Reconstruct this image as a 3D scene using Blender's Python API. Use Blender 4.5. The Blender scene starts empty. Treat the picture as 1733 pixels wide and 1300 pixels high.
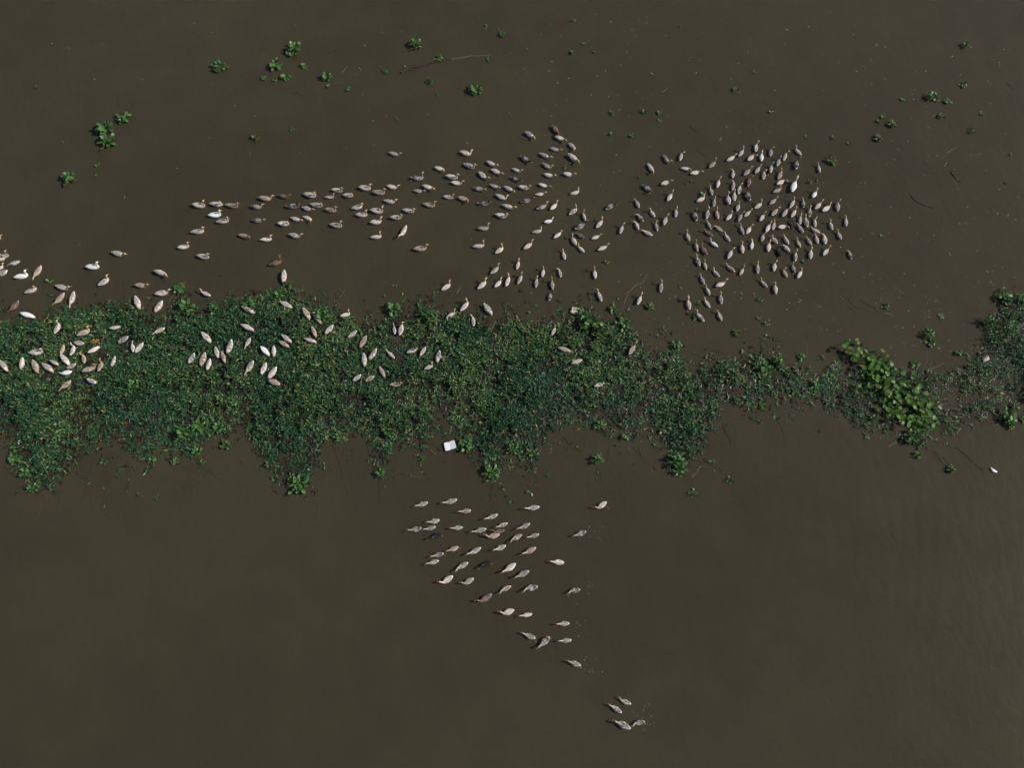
import bpy, math, random
import numpy as np

random.seed(7)
RNG = np.random.default_rng(11)
SC = bpy.context.scene
COL = SC.collection
R = math.radians

# ------------------------------------------------------------------ camera
CAM_H = 29.0            # metres above the water (drone)
TILT = R(20.0)          # forward tilt from straight down
FPX = 1300.0            # focal length in pixels of a 1733 px wide frame
PW, PH = 1733.0, 1300.0
cam_d = bpy.data.cameras.new('camera')
cam_d.sensor_width = 36.0
cam_d.lens = 36.0 * FPX / PW
cam_d.clip_end = 9000.0
cam = bpy.data.objects.new('camera', cam_d)
cam.location = (0, 0, CAM_H)
cam.rotation_euler = (TILT, 0, 0)
COL.objects.link(cam)
SC.camera = cam

# ------------------------------------------------------------------ world and sun
SUN_EL, SUN_AZ = R(39.0), R(3.0)      # azimuth measured from +X towards +Y
world = bpy.data.worlds.new('World')
SC.world = world
world.use_nodes = True
wn = world.node_tree.nodes
bg = wn['Background']
sky = wn.new('ShaderNodeTexSky')
sky.sky_type = 'NISHITA'
sky.sun_disc = False
sky.sun_elevation = SUN_EL
sky.sun_rotation = R(90.0) - SUN_AZ
sky.air_density = 1.2
sky.dust_density = 2.0
world.node_tree.links.new(sky.outputs[0], bg.inputs['Color'])
bg.inputs['Strength'].default_value = 0.06

sun_d = bpy.data.lights.new('sun', 'SUN')
sun_d.energy = 4.0
sun_d.angle = R(0.6)
sun_d.color = (1.0, 0.95, 0.88)
sun = bpy.data.objects.new('sun', sun_d)
dx, dy, dz = math.cos(SUN_EL) * math.cos(SUN_AZ), math.cos(SUN_EL) * math.sin(SUN_AZ), math.sin(SUN_EL)
from mathutils import Vector, Matrix
sun.rotation_euler = Vector((dx, dy, dz)).to_track_quat('Z', 'Y').to_euler()
sun.location = (30, 0, 30)
COL.objects.link(sun)

SC.render.engine = 'CYCLES'
SC.view_settings.view_transform = 'Standard'
SC.view_settings.look = 'None'
SC.view_settings.exposure = 0.0
SC.view_settings.gamma = 1.0
SC.view_settings.use_curve_mapping = False


# ------------------------------------------------------------------ helpers
def ground(u, v, z=0.0):
    """place on the level z seen at photo pixel (u, v); arrays allowed"""
    x = (np.asarray(u, float) - PW / 2) / FPX
    y = -(np.asarray(v, float) - PH / 2) / FPX
    Y = y * math.cos(TILT) + math.sin(TILT)
    Z = y * math.sin(TILT) - math.cos(TILT)
    t = (z - CAM_H) / Z
    return x * t, Y * t


def px_m(v):
    """pixels per metre of the photo at image row v"""
    a, b = ground(866, v), ground(876, v)
    return 10.0 / abs(b[0] - a[0])


def tag(o, label=None, cat=None, group=None, kind=None):
    if label: o['label'] = label
    if cat: o['category'] = cat
    if group: o['group'] = group
    if kind: o['kind'] = kind
    return o


def link(name, me, parent=None, loc=(0, 0, 0), rz=0.0, scale=1.0):
    o = bpy.data.objects.new(name, me)
    COL.objects.link(o)
    o.location = loc
    o.rotation_euler = (0, 0, rz)
    o.scale = (scale, scale, scale)
    if parent: o.parent = parent
    return o


def np_mesh(name, V, F, mats, cols=None, smooth=True):
    """V (n,3); F list of arrays each (m,k) ; cols (n,4) point colours"""
    me = bpy.data.meshes.new(name)
    V = np.asarray(V, np.float32)
    F = [np.asarray(f, np.int32) for f in F if len(f)]
    nl = sum(f.size for f in F)
    nf = sum(len(f) for f in F)
    me.vertices.add(len(V))
    me.vertices.foreach_set('co', V.ravel())
    me.loops.add(nl)
    me.loops.foreach_set('vertex_index', np.concatenate([f.ravel() for f in F]))
    me.polygons.add(nf)
    tot = np.concatenate([np.full(len(f), f.shape[1], np.int32) for f in F])
    st = np.concatenate([[0], np.cumsum(tot)[:-1]]).astype(np.int32)
    me.polygons.foreach_set('loop_start', st)
    me.polygons.foreach_set('use_smooth', np.full(nf, smooth, bool))
    me.update(calc_edges=True)
    if cols is not None:
        a = me.color_attributes.new('col', 'FLOAT_COLOR', 'POINT')
        a.data.foreach_set('color', np.asarray(cols, np.float32).ravel())
    for m in (mats if isinstance(mats, (list, tuple)) else [mats]):
        me.materials.append(m)
    return me


class NT:
    """small node-tree writer"""
    def __init__(self, name):
        self.m = bpy.data.materials.new(name)
        self.m.use_nodes = True
        self.t = self.m.node_tree
        self.b = self.t.nodes['Principled BSDF']
        self.out = self.t.nodes['Material Output']

    def n(self, typ, **kw):
        nd = self.t.nodes.new(typ)
        for k, v in kw.items():
            if k.startswith('_'):
                setattr(nd, k[1:], v)
            else:
                nd.inputs[k.replace('__', ' ')].default_value = v
        return nd

    def l(self, a, b):
        self.t.links.new(a, b)

    def mix(self, fac, a, b, blend='MIX'):
        nd = self.t.nodes.new('ShaderNodeMix')
        nd.data_type = 'RGBA'
        nd.blend_type = blend
        for s, v in ((0, fac), (6, a), (7, b)):
            if isinstance(v, (int, float)):
                nd.inputs[s].default_value = v
            elif isinstance(v, tuple):
                nd.inputs[s].default_value = v if len(v) == 4 else (*v, 1)
            else:
                self.l(v, nd.inputs[s])
        return nd.outputs[2]

    def ramp(self, fac, stops):
        nd = self.t.nodes.new('ShaderNodeValToRGB')
        e = nd.color_ramp.elements
        while len(e) < len(stops): e.new(0.5)
        for i, (p, c) in enumerate(stops):
            e[i].position = p
            e[i].color = c if len(c) == 4 else (*c, 1)
        self.l(fac, nd.inputs[0])
        return nd.outputs[0]


# ------------------------------------------------------------------ materials
def mat_water():
    k = NT('murky_river_water')
    tc = k.n('ShaderNodeTexCoord')
    big = k.n('ShaderNodeTexNoise', Scale=0.075, Detail=4.0)
    k.l(tc.outputs['Object'], big.inputs['Vector'])
    mid = k.n('ShaderNodeTexNoise', Scale=0.6, Detail=4.0)
    k.l(tc.outputs['Object'], mid.inputs['Vector'])
    c = k.ramp(big.outputs['Fac'], [(0.3, (0.0530, 0.0448, 0.0272)), (0.7, (0.0655, 0.0566, 0.0338))])
    c2 = k.ramp(mid.outputs['Fac'], [(0.3, (0.94, 0.94, 0.94)), (0.7, (1.05, 1.05, 1.05))])
    c = k.mix(1.0, c, c2, 'MULTIPLY')
    k.l(c, k.b.inputs['Base Color'])
    k.b.inputs['Roughness'].default_value = 0.12
    k.b.inputs['IOR'].default_value = 1.33
    k.b.inputs['Subsurface Weight'].default_value = 0.75
    k.b.inputs['Subsurface Radius'].default_value = (1.0, 0.8, 0.5)
    k.b.inputs['Subsurface Scale'].default_value = 0.07
    # small wind ripples and a slower swell
    mp = k.n('ShaderNodeMapping')
    mp.inputs['Rotation'].default_value = (0, 0, R(18))
    mp.inputs['Scale'].default_value = (1.0, 0.55, 1.0)
    k.l(tc.outputs['Object'], mp.inputs['Vector'])
    r1 = k.n('ShaderNodeTexNoise', Scale=3.2, Detail=3.0, Roughness=0.55)
    k.l(mp.outputs[0], r1.inputs['Vector'])
    r2 = k.n('ShaderNodeTexNoise', Scale=14.0, Detail=2.0)
    k.l(mp.outputs[0], r2.inputs['Vector'])
    b1 = k.n('ShaderNodeBump', Strength=0.24, Distance=0.05)
    k.l(r1.outputs['Fac'], b1.inputs['Height'])
    b2 = k.n('ShaderNodeBump', Strength=0.09, Distance=0.02)
    k.l(r2.outputs['Fac'], b2.inputs['Height'])
    k.l(b1.outputs[0], b2.inputs['Normal'])
    # old wave rings spreading over the open lower right water
    wv = k.n('ShaderNodeTexWave', Scale=0.50, Distortion=7.0, Detail=3.0, _wave_type='RINGS', _rings_direction='Z')
    wv.inputs['Detail Scale'].default_value = 0.6
    mp2 = k.n('ShaderNodeMapping')
    cxr, cyr = ground(1130, 860)
    mp2.inputs['Location'].default_value = (-float(cxr), -float(cyr), 0)
    k.l(tc.outputs['Object'], mp2.inputs['Vector'])
    k.l(mp2.outputs[0], wv.inputs['Vector'])
    mp3 = k.n('ShaderNodeMapping')
    cxm, cym = ground(1480, 960)
    mp3.inputs['Location'].default_value = (-float(cxm) / 11.0, -float(cym) / 11.0, 0)
    mp3.inputs['Scale'].default_value = (1 / 11.0, 1 / 11.0, 1)
    k.l(tc.outputs['Object'], mp3.inputs['Vector'])
    gr = k.n('ShaderNodeTexGradient', _gradient_type='QUADRATIC_SPHERE')
    k.l(mp3.outputs[0], gr.inputs[0])
    patch = k.n('ShaderNodeTexNoise', Scale=0.35, Detail=2.0)
    k.l(tc.outputs['Object'], patch.inputs['Vector'])
    pr = k.ramp(patch.outputs['Fac'], [(0.35, (0, 0, 0)), (0.65, (1, 1, 1))])
    amp = k.mix(1.0, gr.outputs['Color'], pr, 'MULTIPLY')
    hw = k.mix(amp, (0.5, 0.5, 0.5), wv.outputs['Color'])
    b3 = k.n('ShaderNodeBump', Strength=0.14, Distance=0.05)
    k.l(hw, b3.inputs['Height'])
    k.l(b2.outputs[0], b3.inputs['Normal'])
    k.l(b3.outputs[0], k.b.inputs['Normal'])
    return k.m


def mat_leaf(name, rough=0.38, trans=0.22):
    k = NT(name)
    at = k.n('ShaderNodeAttribute', _attribute_name='col')
    k.l(at.outputs['Color'], k.b.inputs['Base Color'])
    k.b.inputs['Roughness'].default_value = rough
    k.b.inputs['Specular IOR Level'].default_value = 0.36
    tr = k.n('ShaderNodeBsdfTranslucent')
    c = k.mix(1.0, at.outputs['Color'], (1.3, 1.5, 0.6), 'MULTIPLY')
    k.l(c, tr.inputs['Color'])
    mx = k.n('ShaderNodeMixShader', Fac=trans)
    k.l(k.b.outputs[0], mx.inputs[1])
    k.l(tr.outputs[0], mx.inputs[2])
    k.l(mx.outputs[0], k.out.inputs['Surface'])
    return k.m


def mat_plain(name, col, rough=0.6, var=0.25, scale=30.0):
    k = NT(name)
    tc = k.n('ShaderNodeTexCoord')
    nz = k.n('ShaderNodeTexNoise', Scale=scale, Detail=4.0)
    k.l(tc.outputs['Object'], nz.inputs['Vector'])
    lo = tuple(v * (1 - var) for v in col)
    hi = tuple(min(1.0, v * (1 + var)) for v in col)
    k.l(k.ramp(nz.outputs['Fac'], [(0.3, lo), (0.7, hi)]), k.b.inputs['Base Color'])
    k.b.inputs['Roughness'].default_value = rough
    return k.m


def mat_feather(name, back, mott, amt, head, rump, tail, breast=None):
    """plumage; zone masks are stored in the mesh: R head, G rump, B tail, A breast"""
    k = NT(name)
    tc = k.n('ShaderNodeTexCoord')
    oi = k.n('ShaderNodeObjectInfo')
    off = k.n('ShaderNodeVectorMath', _operation='ADD')
    sc = k.n('ShaderNodeVectorMath', _operation='SCALE')
    sc.inputs[0].default_value = (7.0, 3.0, 5.0)
    k.l(oi.outputs['Random'], sc.inputs['Scale'])
    k.l(tc.outputs['Object'], off.inputs[0])
    k.l(sc.outputs[0], off.inputs[1])
    nz = k.n('ShaderNodeTexNoise', Scale=15.0, Detail=4.0, Roughness=0.65)
    k.l(off.outputs[0], nz.inputs['Vector'])
    f = k.ramp(nz.outputs['Fac'], [(0.42, (0, 0, 0)), (0.56, (amt, amt, amt))])
    c = k.mix(f, back, mott)
    at = k.n('ShaderNodeAttribute', _attribute_name='col')
    sep = k.n('ShaderNodeSeparateColor')
    k.l(at.outputs['Color'], sep.inputs[0])
    c = k.mix(at.outputs['Alpha'], c, breast or back)
    c = k.mix(sep.outputs[1], c, rump)
    c = k.mix(sep.outputs[2], c, tail)
    c = k.mix(sep.outputs[0], c, head)
    # brightness differs from bird to bird
    mr = k.n('ShaderNodeMapRange')
    mr.inputs['To Min'].default_value = 0.72
    mr.inputs['To Max'].default_value = 1.18
    k.l(oi.outputs['Random'], mr.inputs['Value'])
    c = k.mix(1.0, c, mr.outputs[0], 'MULTIPLY')
    k.l(c, k.b.inputs['Base Color'])
    k.b.inputs['Roughness'].default_value = 0.75
    k.b.inputs['Specular IOR Level'].default_value = 0.2
    return k.m


WATER = mat_water()
LEAF = mat_leaf('water_plant_leaf', 0.40, 0.16)
HYA = mat_leaf('hyacinth_leaf', 0.46, 0.22)
STEM = mat_leaf('plant_stem', 0.6, 0.0)
BRANCH = mat_plain('wet_branch', (0.026, 0.012, 0.010), 0.7, 0.4, 9.0)
REDWOOD = mat_plain('red_wet_branch', (0.034, 0.012, 0.010), 0.7, 0.4, 9.0)
TWIG = mat_plain('dry_reed', (0.17, 0.125, 0.08), 0.7, 0.3, 12.0)
FOAM = mat_plain('white_foam', (0.78, 0.79, 0.82), 0.5, 0.05, 14.0)
OLDFOAM = mat_plain('weathered_foam', (0.58, 0.47, 0.36), 0.7, 0.18, 10.0)
GREYFOAM = mat_plain('grey_foam_top', (0.30, 0.26, 0.21), 0.8, 0.2, 12.0)
BAG = mat_plain('pale_plastic_bag', (0.62, 0.55, 0.49), 0.45, 0.15, 8.0)
ORANGE_LEAF = mat_plain('dead_orange_leaf', (0.34, 0.13, 0.03), 0.6, 0.3, 14.0)
BILL = mat_plain('duck_bill', (0.42, 0.22, 0.07), 0.45, 0.2, 20.0)
FOOT = mat_plain('duck_foot', (0.26, 0.085, 0.025), 0.5, 0.2, 20.0)

# variant: body material, wing material
def variant(n, back, mott, amt, head, rump, tail, breast, wback, wmott, wamt):
    b = mat_feather(n + '_plumage', back, mott, amt, head, rump, tail, breast)
    w = mat_feather(n + '_wing', wback, wmott, wamt, wback, rump, tail, wback)
    return b, w

VAR = {
    'm': variant('mottled', (0.61, 0.56, 0.51), (0.13, 0.10, 0.085), 0.95, (0.47, 0.38, 0.30), (0.31, 0.29, 0.29), (0.80, 0.78, 0.75), (0.60, 0.51, 0.44),
                 (0.50, 0.46, 0.43), (0.10, 0.08, 0.072), 1.0),
    'l': variant('light_mottled', (0.70, 0.65, 0.59), (0.27, 0.22, 0.185), 0.8, (0.54, 0.43, 0.33), (0.46, 0.43, 0.41), (0.84, 0.82, 0.79), (0.68, 0.58, 0.50),
                 (0.62, 0.57, 0.53), (0.22, 0.18, 0.16), 0.9),
    'c': variant('cream', (0.78, 0.73, 0.67), (0.46, 0.38, 0.32), 0.7, (0.58, 0.40, 0.30), (0.60, 0.56, 0.53), (0.74, 0.72, 0.70), (0.62, 0.54, 0.47),
                 (0.72, 0.67, 0.62), (0.38, 0.32, 0.27), 0.8),
    'w': variant('white', (0.80, 0.81, 0.82), (0.74, 0.73, 0.71), 0.5, (0.74, 0.71, 0.66), (0.80, 0.81, 0.82), (0.82, 0.83, 0.84), (0.80, 0.79, 0.77),
                 (0.78, 0.79, 0.81), (0.70, 0.70, 0.70), 0.4),
    'b': variant('tan', (0.52, 0.42, 0.33), (0.20, 0.14, 0.105), 0.8, (0.46, 0.33, 0.23), (0.40, 0.33, 0.28), (0.64, 0.57, 0.50), (0.52, 0.40, 0.31),
                 (0.47, 0.38, 0.31), (0.16, 0.115, 0.09), 0.9),
    'x': variant('chestnut', (0.24, 0.15, 0.11), (0.08, 0.05, 0.045), 0.8, (0.20, 0.12, 0.08), (0.10, 0.08, 0.075), (0.36, 0.31, 0.29), (0.25, 0.12, 0.085),
                 (0.22, 0.16, 0.14), (0.08, 0.055, 0.05), 0.8),
    'g': variant('drake', (0.46, 0.44, 0.45), (0.24, 0.21, 0.21), 0.6, (0.035, 0.035, 0.032), (0.030, 0.028, 0.032), (0.62, 0.60, 0.60), (0.20, 0.11, 0.085),
                 (0.34, 0.32, 0.33), (0.035, 0.030, 0.034), 1.0),
    'h': variant('grey_drake', (0.48, 0.45, 0.44), (0.22, 0.18, 0.17), 0.7, (0.40, 0.34, 0.29), (0.075, 0.070, 0.080), (0.60, 0.58, 0.57), (0.40, 0.31, 0.27),
                 (0.44, 0.41, 0.40), (0.09, 0.075, 0.075), 1.0),
    'k': variant('black', (0.022, 0.020, 0.020), (0.010, 0.010, 0.010), 0.8, (0.020, 0.018, 0.018), (0.015, 0.015, 0.015), (0.03, 0.028, 0.028), (0.12, 0.11, 0.11),
                 (0.026, 0.024, 0.024), (0.010, 0.010, 0.012), 0.7),
}
VNAME = {'l': 'pale-grey mottled', 'm': 'grey-brown mottled', 'c': 'pale cream', 'w': 'white', 'b': 'tan brown', 'x': 'dark chestnut', 'g': 'dark-headed drake-patterned', 'h': 'grey dark-rumped', 'k': 'black'}

# ------------------------------------------------------------------ water
s = 3000.0
me = bpy.data.meshes.new('water')
me.from_pydata([(-s, -s, 0), (s, -s, 0), (s, s, 0), (-s, s, 0)], [], [(0, 1, 2, 3)])
me.materials.append(WATER)
tag(link('water', me), 'murky brown river water with faint ripples', None, None, 'structure')

# ------------------------------------------------------------------ ducks: meshes
BODY = [(-0.245, .118, .010, .006), (-0.215, .108, .036, .014), (-0.170, .092, .062, .036), (-0.110, .072, .086, .064),
        (-0.030, .060, .099, .082), (0.050, .058, .097, .086), (0.110, .066, .080, .080)]
NECK = {
    'u': [(0.150, .088, .054, .060), (0.170, .130, .034, .038), (0.174, .180, .0225, .024), (0.178, .232, .0205, .022),
          (0.188, .268, .029, .031), (0.212, .288, .035, .035), (0.240, .288, .029, .028), (0.258, .283, .015, .015)],
    'f': [(0.152, .086, .054, .058), (0.184, .114, .036, .039), (0.212, .145, .025, .026), (0.234, .172, .0215, .023),
          (0.254, .190, .029, .030), (0.280, .198, .035, .035), (0.306, .193, .029, .028), (0.322, .187, .015, .015)],
    'd': [(0.150, .064, .073, .072), (0.182, .054, .059, .060), (0.202, .026, .036, .038), (0.212, -.006, .026, .027),
          (0.218, -.032, .028, .029), (0.222, -.056, .031, .031), (0.224, -.078, .026, .026), (0.225, -.092, .014, .014)],
    'e': [(0.152, .076, .054, .056), (0.190, .078, .037, .039), (0.225, .072, .028, .028), (0.256, .060, .025, .026),
          (0.280, .050, .028, .029), (0.304, .038, .030, .030), (0.326, .022, .024, .024), (0.338, .010, .014, .014)],
}
BILLX = {'u': (0.318, .272), 'f': (0.378, .172), 'd': (0.215, .045), 'e': (0.372, -.01)}
NS = 12


def spine(pose, yaw):
    """points (x,y,z,w,h) with the neck turned by yaw about the neck base"""
    pts = [(x, 0.0, z, w, h) for x, z, w, h in BODY]
    nk = NECK[pose]
    x0 = nk[0][0]
    for i, (x, z, w, h) in enumerate(nk):
        a = yaw * min(1.0, i / 3.0)
        pts.append((x0 + (x - x0) * math.cos(a), (x - x0) * math.sin(a), z, w, h))
    return np.array(pts)


def loft(P, ns=NS):
    V = []
    n = len(P)
    for i in range(n):
        a, b = P[max(i - 1, 0), :3], P[min(i + 1, n - 1), :3]
        t = (b - a) / np.linalg.norm(b - a)
        side = np.cross((0, 0, 1.0), t)
        if np.linalg.norm(side) < 1e-3: side = np.array((0, 1.0, 0))
        # keep the bird's own left as reference when the neck stands upright
        side = side / np.linalg.norm(side)
        if side[1] < 0: side = -side
        up = np.cross(t, side)
        for k in range(ns):
            an = 2 * math.pi * k / ns
            V.append(P[i, :3] + side * math.cos(an) * P[i, 3] + up * math.sin(an) * P[i, 4])
    V.append(P[0, :3]); V.append(P[-1, :3])
    F4, F3 = [], []
    for i in range(n - 1):
        for k in range(ns):
            a, b = i * ns + k, i * ns + (k + 1) % ns
            F4.append((a, b, b + ns, a + ns))
    c0, c1 = n * ns, n * ns + 1
    for k in range(ns):
        F3.append((c0, (k + 1) % ns, k))
        F3.append((c1, (n - 1) * ns + k, (n - 1) * ns + (k + 1) % ns))
    return np.array(V), np.array(F4), np.array(F3)


DM = {}


def duck_meshes(pose, yi):
    key = (pose, yi)
    if key in DM: return DM[key]
    yaw = (0.0, 0.55, -0.55, 1.1, -1.1)[yi]
    P = spine(pose, yaw)
    V, F4, F3 = loft(P)
    n = len(P)
    ring = np.concatenate([np.repeat(np.arange(n), NS), [0, n - 1]])
    cols = np.zeros((len(V), 4))
    cols[:, 0] = np.clip((ring - 7.0) / 1.6, 0, 1)
    top = np.concatenate([np.tile(np.sin(2 * np.pi * np.arange(NS) / NS), n), [0, 0]])
    cols[:, 1] = np.where((ring == 2) | (ring == 3), np.clip(top * 1.6 - 0.1, 0, 1), 0)
    cols[:, 2] = np.where(ring <= 1, 1.0, np.where(ring == 2, np.clip(0.5 - top, 0, 1), 0))
    cols[:, 3] = np.where((ring == 6) | (ring == 7), 0.9, 0)
    body = np_mesh('duck_body', V, [F4, F3], VAR['m'][0], cols)
    # bill: flattened spoon from the head tip
    h0, h1 = P[-2, :3], P[-1, :3]
    d = np.array((math.cos(yaw), math.sin(yaw), 0.0))
    bt = {'u': -.12, 'f': -.16, 'd': -1.6, 'e': -.55}[pose]
    dirn = d + np.array((0, 0, bt)); dirn /= np.linalg.norm(dirn)
    side = np.cross((0, 0, 1.0), d)
    up = np.cross(dirn, side)
    rows = [(-0.006, .0125, .0125), (0.018, .0135, .0085), (0.040, .0165, .0055), (0.056, .0125, .004)]
    BV = []
    for t, w, hh in rows:
        c = h1 + dirn * t
        for an in range(6):
            q = 2 * math.pi * an / 6
            BV.append(c + side * math.cos(q) * w + up * math.sin(q) * hh)
    BF = [(i * 6 + k, i * 6 + (k + 1) % 6, i * 6 + 6 + (k + 1) % 6, i * 6 + 6 + k) for i in range(3) for k in range(6)]
    bill = np_mesh('duck_bill', np.array(BV), [np.array(BF), np.array([(23, 22, 21, 20, 19, 18)])], BILL)
    DM[key] = (body, bill)
    return DM[key]


def wing_mesh(sgn, lift):
    """folded wing lying on the flank, its tip over the rump"""
    xs = [0.105, 0.06, 0.0, -0.06, -0.115, -0.160, -0.205]
    lo = [50, 15, 2, 8, 24, 44, 66]
    hi = [66, 76, 80, 82, 84, 86, 84]
    Bx = np.array([b[0] for b in BODY]); Bz = np.array([b[1] for b in BODY])
    Bw = np.array([b[2] for b in BODY]); Bh = np.array([b[3] for b in BODY])
    V, C = [], []
    m = 5
    for i, x in enumerate(xs):
        z, w, h = np.interp(x, Bx, Bz), np.interp(x, Bx, Bw), np.interp(x, Bx, Bh)
        for j in range(m):
            a = R(lo[i] + (hi[i] - lo[i]) * j / (m - 1))
            o = (0.012 if 0 < j < m - 1 else 0.003) * (0.5 if i in (0, len(xs) - 1) else 1) + lift * i * 0.002
            V.append((x, sgn * math.cos(a) * (w + o), z + math.sin(a) * (h + o) + (0.004 if i > 3 else 0)))
            edge = 0.8 if j == 0 else (0.55 if i in (2, 4) and j < 3 else 0.0)
            C.append((0, 0.85 if i >= 4 and j > 0 else 0.0, edge if i < 4 or j == 0 else 0.0, 0.0))
    F = []
    for i in range(len(xs) - 1):
        for j in range(m - 1):
            a = i * m + j
            q = (a, a + 1, a + m + 1, a + m)
            F.append(q if sgn > 0 else q[::-1])
    return np_mesh('duck_wing', np.array(V), [np.array(F)], VAR['m'][1], np.array(C))


WINGS = [(wing_mesh(1, l), wing_mesh(-1, l)) for l in (0.0, 1.0)]


def foot_mesh():
    V = [(0, 0, .004), (-.03, 0, .006), (-.075, -.030, .004), (-.085, 0, .007), (-.075, .030, .004), (0, .008, .006), (0, -.008, .006)]
    F = [(0, 6, 1), (0, 1, 5), (1, 6, 2), (1, 2, 3), (1, 3, 4), (1, 4, 5)]
    return np_mesh('duck_foot', np.array(V), [np.array(F)], FOOT)


FOOTM = foot_mesh()

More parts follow.
